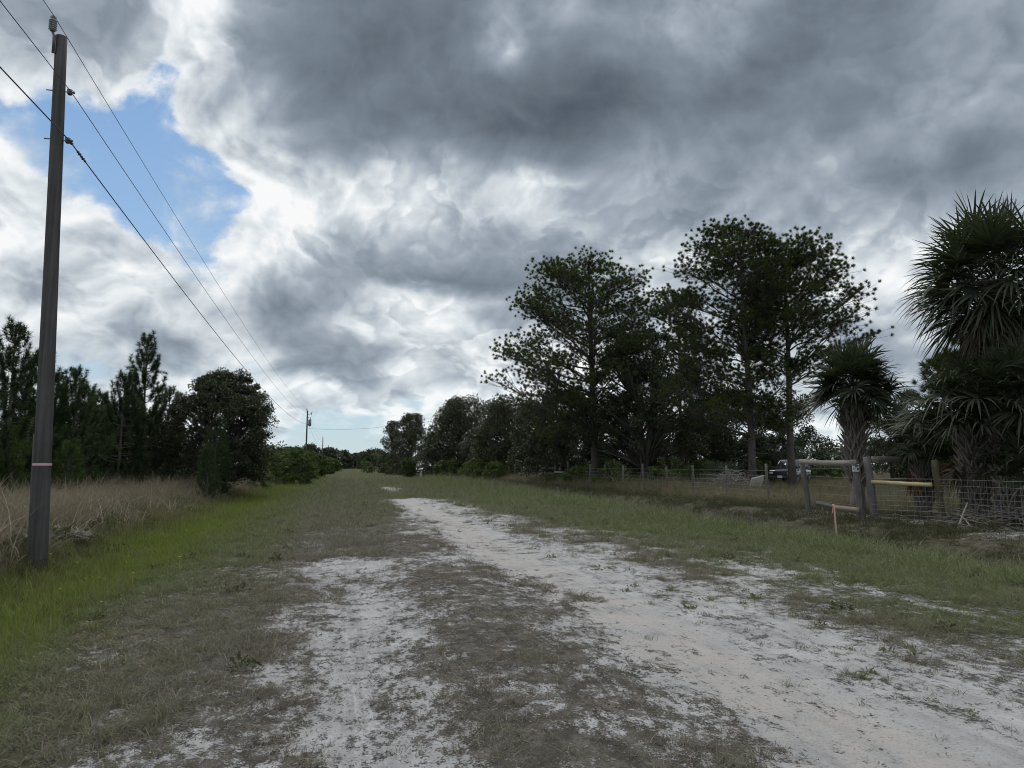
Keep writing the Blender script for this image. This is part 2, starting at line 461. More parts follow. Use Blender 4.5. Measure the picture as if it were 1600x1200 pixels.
    rim = t.math('MULTIPLY', t.smooth(gap, 0.08, 0.4), t.math('SUBTRACT', 1.0, blue_f))
    L = t.math('ADD', L, t.math('MULTIPLY', rim, 0.05))
    L = t.math('MINIMUM', t.math('MAXIMUM', L, 0.2), 0.985)
    cloud = t.ramp(L, [(0.0, (0, 0, 0)), (0.30, lin((65, 77, 90))), (0.40, lin((100, 111, 122))), (0.52, lin((128, 140, 152))), (0.66, lin((161, 172, 184))),
                       (0.80, lin((203, 211, 217))), (0.90, lin((228, 234, 238))), (1.0, lin((252, 252, 252)))])
    cloud = t.mix(t.smooth(el, R(10), R(0)), cloud, t.mix(1.0, cloud, (0.95, 1.0, 1.01, 1), blend='MULTIPLY'))
    nish = t.n('ShaderNodeTexSky', sky_type='NISHITA', sun_disc=False, sun_elevation=SUN_EL, sun_rotation=SUN_AZ, air_density=1.0, dust_density=0.6, ozone_density=1.5).outputs[0]
    tint = t.ramp(t.lin(el, 0, R(40)), [(0, lin((186, 213, 226))), (0.16, lin((166, 202, 224))), (0.42, lin((146, 186, 226))), (0.7, lin((118, 163, 214))), (1.0, lin((98, 146, 204)))])
    K = 0.10                              # world strength; cloud colours are divided by it
    blue = t.mix(0.75, nish, t.vmath('SCALE', tint, scale=1 / K))
    col = t.mix(blue_f, t.vmath('SCALE', cloud, scale=1 / K), blue)
    bg = t.n('ShaderNodeBackground', {'Color': col, 'Strength': K})
    out = t.n('ShaderNodeOutputWorld', {0: bg.outputs[0]})
    w.cycles.sampling_method = 'MANUAL'
    w.cycles.sample_map_resolution = 512


PUFF = 0.7
SKY_BACK = (0.74, 0.92)
make_sky()
# ------------------------------------------------------------------ materials
def new_mat(name):
    m = bpy.data.materials.new(name)
    m.use_nodes = True
    return m, NT(m.node_tree)


def leaf_mat(name, dark, light, transl=0.25, scale=0.9, rough=0.6, spec=0.25):
    """foliage: colour varies clump by clump and leaf by leaf"""
    m, t = new_mat(name)
    g = t.n('ShaderNodeNewGeometry')
    oi = t.n('ShaderNodeObjectInfo').outputs['Random']
    n = t.noise(g.outputs['Position'], scale, 3, 0.6)
    r = g.outputs['Random Per Island']
    f = t.math('ADD', t.math('MULTIPLY', n, 0.9), t.math('MULTIPLY', r, 0.5))
    f = t.math('ADD', f, t.math('MULTIPLY', t.math('SUBTRACT', oi, 0.5), 0.25))
    c = t.ramp(t.lin(f, 0.25, 1.05), [(0, dark), (0.55, tuple(0.6 * a + 0.4 * b for a, b in zip(dark, light))), (1, light)])
    b = t.n('ShaderNodeBsdfPrincipled', {'Base Color': c, 'Roughness': rough, 'Specular IOR Level': spec})
    tr = t.n('ShaderNodeBsdfTranslucent', {'Color': t.mix(1.0, c, (1.1, 1.25, 0.6, 1), blend='MULTIPLY')})
    mx = t.n('ShaderNodeMixShader', {0: transl, 1: b.outputs[0], 2: tr.outputs[0]})
    t.n('ShaderNodeOutputMaterial', {0: mx.outputs[0]})
    return m


def wood_mat(name, dark, light, grain=(14, 14, 1.2), bump=0.4, rough=0.9, mottle=2.0, coord='Object'):
    """weathered wood or bark, grain running up the local z axis"""
    m, t = new_mat(name)
    co = t.n('ShaderNodeTexCoord').outputs[coord]
    st = t.vmath('MULTIPLY', co, grain)
    n1 = t.noise(st, 1.6, 6, 0.65)
    n2 = t.noise(co, mottle, 4, 0.6)
    f = t.math('ADD', t.math('MULTIPLY', n1, 0.7), t.math('MULTIPLY', n2, 0.5))
    c = t.ramp(t.lin(f, 0.35, 0.85), [(0, dark), (0.5, tuple((a + b) / 2 for a, b in zip(dark, light))), (1, light)])
    bp = t.n('ShaderNodeBump', {'Strength': bump, 'Distance': 0.02, 'Height': n1})
    b = t.n('ShaderNodeBsdfPrincipled', {'Base Color': c, 'Roughness': rough, 'Specular IOR Level': 0.2, 'Normal': bp.outputs[0]})
    t.n('ShaderNodeOutputMaterial', {0: b.outputs[0]})
    return m


def plain_mat(name, col, rough=0.6, metal=0.0, spec=0.5, vary=0.12, scale=6.0, coat=0.0):
    m, t = new_mat(name)
    n = t.noise(t.n('ShaderNodeTexCoord').outputs['Object'], scale, 5, 0.6)
    c = t.mix(n, tuple(v * (1 - vary) for v in col) + (1,), tuple(min(1, v * (1 + vary)) for v in col) + (1,))
    b = t.n('ShaderNodeBsdfPrincipled', {'Base Color': c, 'Roughness': t.lin(n, 0.2, 0.8, rough * 0.85, min(1, rough * 1.15)), 'Metallic': metal, 'Specular IOR Level': spec, 'Coat Weight': coat})
    t.n('ShaderNodeOutputMaterial', {0: b.outputs[0]})
    return m


def grass_mat(name, brown, green, pale, transl=0.3):
    """blades: tint attribute of each tuft slides from dead to green, plus a few pale straws"""
    m, t = new_mat(name)
    tint = t.n('ShaderNodeAttribute', attribute_name='tint', attribute_type='INSTANCER').outputs['Fac']
    r = t.n('ShaderNodeNewGeometry').outputs['Random Per Island']
    pos = t.n('ShaderNodeNewGeometry').outputs['Position']
    n = t.noise(pos, 0.8, 3, 0.6)
    f = t.math('ADD', tint, t.math('MULTIPLY', t.math('SUBTRACT', t.math('ADD', r, n), 1.0), 0.55), clamp=True)
    c = t.ramp(f, [(0, brown), (0.5, tuple((a + b) / 2 for a, b in zip(brown, green))), (1, green)])
    c = t.mix(t.math('MULTIPLY', t.math('GREATER_THAN', r, 0.86), t.math('SUBTRACT', 0.65, t.math('MULTIPLY', tint, 0.4))), c, pale + (1,))
    b = t.n('ShaderNodeBsdfPrincipled', {'Base Color': c, 'Roughness': 0.6, 'Specular IOR Level': 0.2})
    tr = t.n('ShaderNodeBsdfTranslucent', {'Color': c})
    mx = t.n('ShaderNodeMixShader', {0: transl, 1: b.outputs[0], 2: tr.outputs[0]})
    t.n('ShaderNodeOutputMaterial', {0: mx.outputs[0]})
    return m


M = {}
M['pine'] = leaf_mat('pine_needles', (0.028, 0.042, 0.014), (0.118, 0.150, 0.050), 0.28, 0.7)
M['young_pine'] = leaf_mat('young_pine_needles', (0.019, 0.033, 0.014), (0.063, 0.096, 0.038), 0.22, 0.8)
M['bright_pine'] = leaf_mat('bright_pine_needles', (0.041, 0.071, 0.018), (0.101, 0.152, 0.041), 0.25, 0.8)
M['oak'] = leaf_mat('oak_leaves', (0.019, 0.027, 0.013), (0.068, 0.084, 0.039), 0.18, 0.8, 0.45, 0.4)
M['grey_oak'] = leaf_mat('grey_leaves', (0.054, 0.065, 0.046), (0.162, 0.182, 0.135), 0.2, 0.8, 0.5, 0.4)
M['shrub'] = leaf_mat('shrub_leaves', (0.038, 0.057, 0.019), (0.128, 0.176, 0.054), 0.25, 1.1)
M['palm'] = leaf_mat('palm_leaf', (0.022, 0.031, 0.018), (0.068, 0.084, 0.050), 0.18, 1.2, 0.55, 0.3)
M['dead_palm'] = leaf_mat('dead_palm_leaf', (0.055, 0.047, 0.040), (0.145, 0.127, 0.108), 0.15, 1.5, 0.85, 0.1)
M['rust_palm'] = leaf_mat('rust_palm_leaf', (0.09, 0.045, 0.022), (0.20, 0.105, 0.055), 0.2, 1.5, 0.85, 0.1)
M['pine_bark'] = wood_mat('pine_bark', (0.030, 0.028, 0.027), (0.125, 0.112, 0.104), (5, 5, 1.6), 0.8, 0.95, 1.2)
M['oak_bark'] = wood_mat('oak_bark', (0.026, 0.024, 0.023), (0.105, 0.097, 0.09), (6, 6, 1.4), 0.8, 0.95, 1.2)
M['palm_boot'] = wood_mat('palm_boot', (0.085, 0.078, 0.072), (0.32, 0.292, 0.265), (10, 10, 2), 0.5, 0.95, 2.0)
M['pole'] = wood_mat('treated_pole', (0.024, 0.024, 0.025), (0.118, 0.116, 0.115), (11, 11, 0.30), 0.9, 0.9, 0.8)
M['grey_wood'] = wood_mat('weathered_wood', (0.06, 0.058, 0.055), (0.21, 0.20, 0.19), (16, 16, 1.0), 0.4)
M['dark_wood'] = wood_mat('dark_wood', (0.055, 0.05, 0.044), (0.15, 0.135, 0.12), (16, 16, 1.0), 0.4)
M['olive_wood'] = wood_mat('treated_post', (0.045, 0.040, 0.026), (0.12, 0.108, 0.072), (14, 14, 0.8), 0.3)
M['new_wood'] = wood_mat('new_pole_wood', (0.34, 0.28, 0.15), (0.56, 0.48, 0.29), (12, 12, 12), 0.15, 0.7)
M['board'] = wood_mat('bare_board', (0.17, 0.135, 0.11), (0.34, 0.28, 0.235), (3, 20, 20), 0.3, 0.85)
M['grey_board'] = wood_mat('grey_board', (0.12, 0.112, 0.105), (0.34, 0.315, 0.29), (1.6, 18, 18), 0.4, 0.9)
M['dark_board'] = wood_mat('dark_board', (0.07, 0.068, 0.066), (0.19, 0.185, 0.18), (1.6, 18, 18), 0.4, 0.9)
M['twig'] = wood_mat('dead_branch', (0.13, 0.12, 0.11), (0.36, 0.335, 0.30), (5, 5, 5), 0.3)
M['wire'] = plain_mat('galvanised_wire', (0.27, 0.275, 0.28), 0.5, 0.3)
M['cable'] = plain_mat('power_cable', (0.085, 0.09, 0.095), 0.6, 0.1)
M['porcelain'] = plain_mat('grey_porcelain', (0.20, 0.21, 0.23), 0.25, 0.0, 0.6)
M['steel'] = plain_mat('dull_steel', (0.12, 0.125, 0.13), 0.5, 0.7)
M['pink'] = plain_mat('pink_ribbon', (0.62, 0.33, 0.42), 0.6)
M['flag'] = plain_mat('coral_flag', (0.80, 0.30, 0.27), 0.6)
M['lath'] = plain_mat('lath', (0.46, 0.34, 0.28), 0.8)
M['white'] = plain_mat('white_paint', (0.75, 0.76, 0.77), 0.5)
M['ink'] = plain_mat('dark_print', (0.03, 0.04, 0.07), 0.6)
M['navy'] = plain_mat('dark_car_paint', (0.012, 0.018, 0.032), 0.25, 0.0, 0.5, 0.1, 3, 0.8)
M['glass'] = plain_mat('car_glass', (0.03, 0.04, 0.045), 0.05, 0.0, 0.8, 0.05)
M['rubber'] = plain_mat('tyre', (0.02, 0.02, 0.02), 0.85)
M['trim'] = plain_mat('black_trim', (0.03, 0.03, 0.032), 0.5)
M['lens'] = plain_mat('lamp_lens', (0.55, 0.56, 0.55), 0.15, 0.0, 0.7)
M['red_lens'] = plain_mat('red_lens', (0.35, 0.03, 0.02), 0.2)
M['chalk'] = plain_mat('pale_concrete', (0.36, 0.35, 0.33), 0.9, 0, 0.2, 0.3)
M['petal'] = plain_mat('yellow_petal', (0.80, 0.58, 0.03), 0.6)
M['turf'] = grass_mat('turf_blades', (0.185, 0.166, 0.132), (0.145, 0.185, 0.062), (0.46, 0.41, 0.32))
M['lush'] = grass_mat('lush_blades', (0.135, 0.128, 0.06), (0.165, 0.222, 0.036), (0.28, 0.30, 0.10))
M['straw'] = grass_mat('straw_blades', (0.245, 0.208, 0.150), (0.125, 0.128, 0.056), (0.48, 0.43, 0.335))
M['weed'] = grass_mat('weed_leaves', (0.082, 0.073, 0.043), (0.056, 0.076, 0.027), (0.17, 0.155, 0.10))
M['chip'] = plain_mat('wood_chip', (0.21, 0.17, 0.135), 0.9, 0, 0.1, 0.5, 1.5)
M['pale_chip'] = plain_mat('pale_litter', (0.42, 0.38, 0.32), 0.9, 0, 0.1, 0.4, 1.5)


def ground_mat():
    m, t = new_mat('sandy_ground')
    at = lambda k: t.n('ShaderNodeAttribute', attribute_name=k).outputs['Fac']
    pos = t.n('ShaderNodeNewGeometry').outputs['Position']
    sand, green, dry = at('sand'), at('green'), at('dry')
    x = t.n('ShaderNodeSeparateXYZ', {0: pos}).outputs[0]
    fine = t.noise(pos, 9.0, 8, 0.68)
    mid = t.noise(pos, 1.7, 6, 0.62)
    grain = t.noise(pos, 60.0, 4, 0.7)
    streak = t.noise(t.vmath('MULTIPLY', pos, (5.0, 0.5, 1.0)), 1.6, 4, 0.6)
    tuft = t.noise(t.vmath('MULTIPLY', pos, (1.0, 0.7, 1.0)), 4.2, 5, 0.65)
    s = t.math('ADD', sand, t.math('MULTIPLY', t.math('SUBTRACT', t.noise(t.vmath('MULTIPLY', pos, (1.0, 0.6, 1.0)), 16.0, 6, 0.7), 0.5), 1.35))
    s = t.math('ADD', s, t.math('MULTIPLY', t.math('SUBTRACT', tuft, 0.5), 0.75))
    s = t.math('ADD', s, t.math('MULTIPLY', t.math('SUBTRACT', grain, 0.5), 1.1))
    mask = t.smooth(s, 0.40, 0.62)
    # white quartz sand, tinged where wheels pack it
    sc = t.ramp(t.lin(t.math('ADD', t.math('MULTIPLY', mid, 0.55), t.math('MULTIPLY', streak, 0.45)), 0.3, 0.7), [(0, (0.275, 0.272, 0.273)), (0.5, (0.425, 0.422, 0.425)), (1, (0.57, 0.567, 0.573))])
    pack = t.math('MULTIPLY', t.smooth(t.math('ABSOLUTE', t.math('SUBTRACT', x, 2.95)), 0.75, 0.2), t.smooth(mid, 0.35, 0.6))
    sc = t.mix(t.math('MULTIPLY', pack, 0.75), sc, (0.46, 0.425, 0.40, 1))
    sc = t.mix(t.smooth(t.noise(pos, 34.0, 5, 0.72), 0.54, 0.70), sc, (0.24, 0.215, 0.19, 1))
    sc = t.mix(t.smooth(grain, 0.60, 0.78), sc, (0.17, 0.15, 0.135, 1))
    # litter and thatch between the sand
    litter = t.ramp(t.lin(t.math('ADD', t.math('MULTIPLY', fine, 0.6), t.math('MULTIPLY', grain, 0.5)), 0.35, 0.8), [(0, (0.058, 0.052, 0.044)), (0.4, (0.130, 0.117, 0.100)), (0.8, (0.21, 0.19, 0.162)), (1, (0.32, 0.295, 0.26))])
    olive = t.ramp(t.lin(t.math('ADD', t.math('MULTIPLY', fine, 0.5), t.math('MULTIPLY', mid, 0.5)), 0.35, 0.68), [(0, (0.051, 0.052, 0.029)), (0.5, (0.095, 0.094, 0.053)), (1, (0.146, 0.136, 0.082))])
    lush = t.ramp(t.lin(fine, 0.3, 0.7), [(0, (0.028, 0.041, 0.010)), (1, (0.077, 0.115, 0.021))])
    straw = t.ramp(t.lin(t.math('ADD', t.math('MULTIPLY', fine, 0.5), t.math('MULTIPLY', mid, 0.5)), 0.35, 0.65), [(0, (0.051, 0.043, 0.031)), (1, (0.126, 0.105, 0.078))])
    g = t.math('ADD', green, t.math('MULTIPLY', t.math('SUBTRACT', mid, 0.5), 0.5))
    base = t.mix(t.smooth(g, 0.10, 0.42), litter, olive)
    base = t.mix(t.smooth(g, 0.55, 0.95), base, lush)
    base = t.mix(dry, base, straw)
    clump = t.noise(t.vmath('MULTIPLY', pos, (1.0, 0.8, 1.0)), 5.5, 4, 0.62)
    base = t.mix(t.smooth(clump, 0.60, 0.42, 0.0, 0.75), base, t.mix(1.0, base, (0.40, 0.42, 0.40, 1), blend='MULTIPLY'))
    col = t.mix(mask, base, sc)
    # tyre ribs pressed into the left wheel track, ripples and crumbs elsewhere
    wob = t.math('ADD', x, t.math('MULTIPLY', t.noise(t.vmath('MULTIPLY', pos, (0.0, 0.22, 0.0)), 1.0, 2, 0.5), 0.5))
    ribs = t.math('SINE', t.math('MULTIPLY', wob, 78.0))
    cross = t.math('SINE', t.math('MULTIPLY', t.n('ShaderNodeSeparateXYZ', {0: pos}).outputs[1], 60.0))
    tread_zone = t.math('MULTIPLY', t.smooth(t.math('ABSOLUTE', t.math('SUBTRACT', wob, 0.42)), 0.17, 0.11), t.smooth(fine, 0.30, 0.52))
    tread = t.math('MULTIPLY', tread_zone, t.math('MULTIPLY', t.math('ADD', ribs, t.math('MULTIPLY', cross, 0.4)), 0.22))
    hgt = t.math('ADD', t.math('MULTIPLY', fine, 1.0), t.math('MULTIPLY', grain, 0.25))
    hgt = t.math('ADD', hgt, t.math('MULTIPLY', t.math('SUBTRACT', 1.0, mask), 0.28))
    hgt = t.math('ADD', hgt, tread)
    bp = t.n('ShaderNodeBump', {'Strength': 0.85, 'Distance': 0.055, 'Height': hgt})
    b = t.n('ShaderNodeBsdfPrincipled', {'Base Color': col, 'Roughness': 0.95, 'Specular IOR Level': 0.12, 'Normal': bp.outputs[0]})
    t.n('ShaderNodeOutputMaterial', {0: b.outputs[0]})
    return m


# ------------------------------------------------------------------ the ground, one sheet to the horizon
def axis(parts):
    out = []
    for a, b, st in parts:
        out.append(np.arange(a, b, st))
    return np.unique(np.round(np.concatenate(out), 4))


def green_cover(x, y):
    n = fbm(x / 2.5, y / 3.5, 41, 4) - 0.5
    g = 0.08 + 0.95 * np.exp(-((x + 3.7 + 0.6 * (fbm(y / 5, y * 0, 8, 2) - 0.5)) / 1.35) ** 4)
    g = g + 0.32 * sst(x, -3.0, -0.8) * 0 + (0.22 + 0.22 * sst(y, 7, 14)) * sst(-x, 0.3, 1.6) * sst(x, -3.2, -2.2)
    g = np.maximum(g, 0.50 * sst(x, 4.6, 6.5) * (1 - sst(x, 10.5, 11.5)))
    g = np.maximum(g, 0.66 * np.exp(-((x - 9.9) / 0.8) ** 2))
    g = np.maximum(g, 0.46 * sst(y, 14, 30) * (1 - sst(x, 10.5, 11.5)) * sst(x, -5, -3.5))
    g = np.maximum(g, 0.30 * sst(x, 11, 12))
    return np.clip(g + 0.35 * n, 0, 1)


def dry_cover(x, y):
    n = fbm(x / 2.0, y / 2.0, 57, 4) - 0.5
    d = np.maximum(sst(-x, 5.0, 5.8), 0.15 * sst(x, 11.2, 12.4))
    d = np.maximum(d, 0.12 * sst(y, 90, 200))
    return np.clip(d + 0.4 * n * (d > 0.05), 0, 1)


gx = axis([(-3000, -300, 300), (-300, -60, 24), (-60, -20, 4), (-20, -7, 0.6), (-7, -2.5, 0.18), (-2.5, 8.0, 0.07), (8, 18, 0.25), (18, 60, 2), (60, 300, 20), (300, 3001, 300)])
gy = axis([(-300, -40, 40), (-40, 0, 4), (0, 2.0, 0.4), (2.0, 14, 0.07), (14, 24, 0.16), (24, 60, 0.5), (60, 160, 3), (160, 600, 20), (600, 6001, 400)])
GX, GY = np.meshgrid(gx, gy)
vx, vy = GX.ravel(), GY.ravel()
nx, ny = len(gx), len(gy)
ii = (np.arange(ny - 1)[:, None] * nx + np.arange(nx - 1)[None, :]).ravel()
V = np.stack([vx, vy, ground_z(vx, vy)], 1)
me = mesh_of('ground', V, [np.stack([ii, ii + 1, ii + nx + 1, ii + nx], 1)], ground_mat(), True,
             {'sand': sand_cover(vx, vy), 'green': green_cover(vx, vy), 'dry': dry_cover(vx, vy)})
tag(link('ground', me), kind='structure')
# ------------------------------------------------------------------ grass and weeds: scattered tufts
rng = np.random.default_rng(7)


def blades(n, length, spread, width, curve, lean=0.5, segs=3, seed=0):
    """one tuft: n bent tapering blades"""
    r = np.random.default_rng(seed)
    V, Fq, Ft, k = [], [], [], 0
    for i in range(n):
        a = r.uniform(0, 2 * math.pi)
        L = r.uniform(*length)
        p = np.array([r.normal(0, spread), r.normal(0, spread), -0.01])
        d = unit(np.array([math.cos(a) * r.uniform(0, lean), math.sin(a) * r.uniform(0, lean), 1.0]))
        out = np.array([math.cos(a), math.sin(a), 0])
        side = unit(np.cross(d, [math.cos(a + r.uniform(-1, 1)), math.sin(a), 0.2]))
        c = r.uniform(*curve)
        w0 = r.uniform(*width)
        for s in range(segs + 1):
            f = s / segs
            w = w0 * (1 - f ** 1.5)
            if s < segs:
                V += [p - side * w / 2, p + side * w / 2]
            else:
                V += [p]
            d = unit(d + (out * 0.8 - np.array([0, 0, 0.8])) * c / segs)
            p = p + d * L / segs
        for s in range(segs - 1):
            b = k + 2 * s
            Fq.append([b, b + 1, b + 3, b + 2])
        b = k + 2 * (segs - 1)
        Ft.append([b, b + 1, b + 2])
        k += 2 * segs + 1
    return np.array(V), [np.array(Fq), np.array(Ft)]


def leafy(n, size, radius, height, seed=0, flat=0.0):
    """one low weed: small leaves on a loose dome"""
    r = np.random.default_rng(seed)
    d = unit(r.normal(size=(n, 3)) * [1, 1, 0.7] + [0, 0, 0.5])
    d[:, 2] = np.abs(d[:, 2])
    c = d * r.uniform(0.35, 1.0, (n, 1)) * [radius, radius, height]
    return leaf_cards(c, unit(d + r.normal(0, 0.5, (n, 3)) * [1, 1, 1 - flat]), r.uniform(*size, n), 0.45, r)


def leaf_cards(c, d, L, wr, r):
    """diamond leaves: centres c, directions d, lengths L, width ratio wr"""
    n = len(c)
    s = unit(np.cross(d, r.normal(size=(n, 3))))
    up = np.cross(s, d)
    L = np.broadcast_to(L, (n,))[:, None]
    a, b = c - d * L / 2, c + d * L / 2
    m = c + up * L * 0.06
    V = np.stack([a, m + s * L * wr / 2, b, m - s * L * wr / 2], 1).reshape(-1, 3)
    i = np.arange(n)[:, None] * 4
    return V, [i + np.arange(4)[None, :]]


TUFTS = bpy.data.collections.new('tuft_shapes')


def template(V, faces, mat):
    o = bpy.data.objects.new('tuft', mesh_of('tuft', V, faces, mat))
    return o


def scatter(name, label, temps, pts, scl, tint, seed=0):
    """one object of kind stuff: tufts set on points by geometry nodes"""
    r = np.random.default_rng(seed)
    n = len(pts)
    col = bpy.data.collections.new(name + '_shapes')
    for k, (V, f, m) in enumerate(temps):
        o = template(V, f, m)
        o.name = '%s_shape_%02d' % (name, k)
        col.objects.link(o)
    me = bpy.data.meshes.new(name)
    me.vertices.add(n)
    me.vertices.foreach_set('co', np.asarray(pts, np.float32).ravel())
    for k, a, ty in (('scl', scl, 'FLOAT'), ('tint', tint, 'FLOAT'), ('rot', r.uniform(0, 6.283, n), 'FLOAT'), ('idx', r.integers(0, len(temps), n), 'INT')):
        at = me.attributes.new(k, ty, 'POINT')
        at.data.foreach_set('value', np.asarray(a, np.float32 if ty == 'FLOAT' else np.int32))
    o = link(name, me)
    ng = bpy.data.node_groups.new(name + '_nodes', 'GeometryNodeTree')
    ng.interface.new_socket('Geometry', in_out='INPUT', socket_type='NodeSocketGeometry')
    ng.interface.new_socket('Geometry', in_out='OUTPUT', socket_type='NodeSocketGeometry')
    N, Lk = ng.nodes, ng.links
    gi, go = N.new('NodeGroupInput'), N.new('NodeGroupOutput')
    ci = N.new('GeometryNodeCollectionInfo')
    ci.inputs['Collection'].default_value = col
    ci.inputs['Separate Children'].default_value = True
    ci.inputs['Reset Children'].default_value = True
    ip = N.new('GeometryNodeInstanceOnPoints')
    ip.inputs['Pick Instance'].default_value = True

    def attr(k, ty):
        a = N.new('GeometryNodeInputNamedAttribute')
        a.data_type = ty
        a.inputs[0].default_value = k
        return a.outputs[0]
    Lk.new(gi.outputs[0], ip.inputs['Points'])
    Lk.new(ci.outputs[0], ip.inputs['Instance'])
    Lk.new(attr('idx', 'INT'), ip.inputs['Instance Index'])
    cx = N.new('ShaderNodeCombineXYZ')
    Lk.new(attr('rot', 'FLOAT'), cx.inputs[2])
    Lk.new(cx.outputs[0], ip.inputs['Rotation'])
    Lk.new(attr('scl', 'FLOAT'), ip.inputs['Scale'])
    Lk.new(ip.outputs[0], go.inputs[0])
    md = o.modifiers.new('scatter', 'NODES')
    md.node_group = ng
    return tag(o, label, 'ground cover', kind='stuff')


def field(x0, x1, y0, y1, density, seed, near=None):
    """random points; density per square metre, thinned with distance from the camera beyond `near`"""
    r = np.random.default_rng(seed)
    n = int((x1 - x0) * (y1 - y0) * density)
    x, y = r.uniform(x0, x1, n), r.uniform(y0, y1, n)
    if near:
        k = r.random(n) < np.minimum(1.0, (near / np.maximum(np.hypot(x, y), 0.1)) ** 1.5)
        x, y = x[k], y[k]
    # only what lies in front of the camera
    a = np.arctan2(x, y)
    k = (np.abs(a - YAW) < R(50)) & (np.hypot(x, y) > 1.5)
    return x[k], y[k], np.random.default_rng(seed + 1)


def place(x, y):
    return np.stack([x, y, ground_z(x, y)], 1)


def far_scale(x, y, d0, p=0.5):
    return np.maximum(1.0, (np.hypot(x, y) / d0)) ** p


# short turf of the verges and the middle strip
T = [(*blades(20, (0.05, 0.15), 0.045, (0.004, 0.007), (0.4, 1.5), 1.1, 3, 10 + k), M['turf']) for k in range(5)]
xs, ys_, r = field(-3.4, 11.8, 2.2, 80, 210, 100, 12)
sd_ = sand_mask(xs, ys_)
gr = green_cover(xs, ys_)
patch = fbm(xs / 0.55, ys_ / 0.7, 77, 4)
strip = np.exp(-((xs - 1.45) / 0.7) ** 2)
keep = r.random(len(xs)) < np.clip(1.05 - sd_ * 1.1, 0.0, 1) * np.clip(0.18 + 3.6 * (patch - 0.40) - 0.35 * strip, 0.05, 1)
keep |= (r.random(len(xs)) < 0.16 * sst(xs, 3.3, 5.0)) & (patch > 0.40)
keep |= (r.random(len(xs)) < 0.035) & (np.abs(xs - 3.05) > 0.5)
xs, ys_, gr, strip = xs[keep], ys_[keep], gr[keep], strip[keep]
scl = r.uniform(0.55, 1.3, len(xs)) * (1 - 0.45 * sand_mask(xs, ys_)) * far_scale(xs, ys_, 9, 0.75) * (1 - 0.35 * strip) * (1 + 0.9 * sst(xs, 8.2, 10))
scatter('turf_grass', 'short patchy brown and olive grass along the sandy road', T, place(xs, ys_), scl, np.clip(gr * 1.25 - 0.04 + 0.14 * (sst(-xs, 0.8, 2.0) + sst(xs, 4.8, 6.5)) + r.normal(0, 0.14, len(xs)), 0, 1), 3)

T = [(*blades(26, (0.05, 0.14), 0.16, (0.008, 0.013), (0.4, 1.4), 0.9, 2, 20 + k), M['turf']) for k in range(3)]
xs, ys_, r = field(-6, 13, 76, 330, 9, 150, 110)
scatter('far_grass', 'short olive grass covering the road far ahead', T, place(xs, ys_), r.uniform(1.2, 2.4, len(xs)) * far_scale(xs, ys_, 90, 0.8), np.clip(r.normal(0.62, 0.15, len(xs)), 0, 1), 13)

# lush grass in the left swale
T = [(*blades(16, (0.10, 0.26), 0.05, (0.006, 0.010), (0.2, 0.9), 0.5, 3, 30 + k), M['lush']) for k in range(5)]
xs, ys_, r = field(-5.8, -1.2, 4, 110, 120, 200, 14)
w = np.exp(-(np.abs(xs + 3.75) / (1.15 + 0.35 * sst(ys_, 10, 20))) ** 3) * np.clip(0.25 + 1.6 * fbm(xs / 1.2, ys_ / 1.6, 91, 4), 0, 1)
k = r.random(len(xs)) < w
xs, ys_ = xs[k], ys_[k]
scl = r.uniform(0.6, 1.25, len(xs)) * far_scale(xs, ys_, 12, 0.6) * (0.6 + 0.5 * sst(-xs, 2.4, 4.0))
scatter('swale_grass', 'bright green grass in the shallow swale left of the road', T, place(xs, ys_), scl, np.clip(r.normal(0.22, 0.2, len(xs)) + 0.85 * np.exp(-((xs + 3.6) / 1.1) ** 2) * (0.05 + 1.15 * fbm(xs / 1.5, ys_ / 2.5, 55, 3)), 0, 1), 4)

# tall dry grass on the left bank
T = [(*blades(15, (0.5, 1.35), 0.14, (0.008, 0.017), (0.3, 1.9), 0.6, 5, 50 + k), M['straw']) for k in range(5)]
xs, ys_, r = field(-15, -4.7, 7, 75, 16, 300, 42)
k = r.random(len(xs)) < np.clip(-1.1 + 3.6 * fbm(xs / 1.0, ys_ / 1.5, 17, 4), 0.05, 1) * sst(-xs, 4.6, 5.5)
xs, ys_ = xs[k], ys_[k]
scl = r.uniform(0.55, 1.15, len(xs)) * (0.55 + 0.45 * sst(-xs, 4.8, 6.5)) * far_scale(xs, ys_, 30, 0.25)
scatter('dry_grass', 'tall tan dry grass on the bank behind the near power pole', T, place(xs, ys_), scl, np.clip(r.normal(0.22, 0.2, len(xs)), 0, 1), 5)

# single tall pale stalks standing out of it
T = [(*blades(4, (0.9, 1.6), 0.10, (0.014, 0.022), (0.5, 2.2), 0.45, 6, 150 + k), M['straw']) for k in range(5)]
xs, ys_, r = field(-12, -5.0, 8, 50, 5.0, 340, 22)
k = r.random(len(xs)) < np.clip(-0.6 + 2.6 * fbm(xs / 1.4, ys_ / 1.8, 19, 3), 0.1, 1)
xs, ys_ = xs[k], ys_[k]
scatter('grass_stalks', 'single pale seed stalks standing above the dry grass', T, place(xs, ys_), r.uniform(0.6, 1.05, len(xs)), np.zeros(len(xs)), 12)

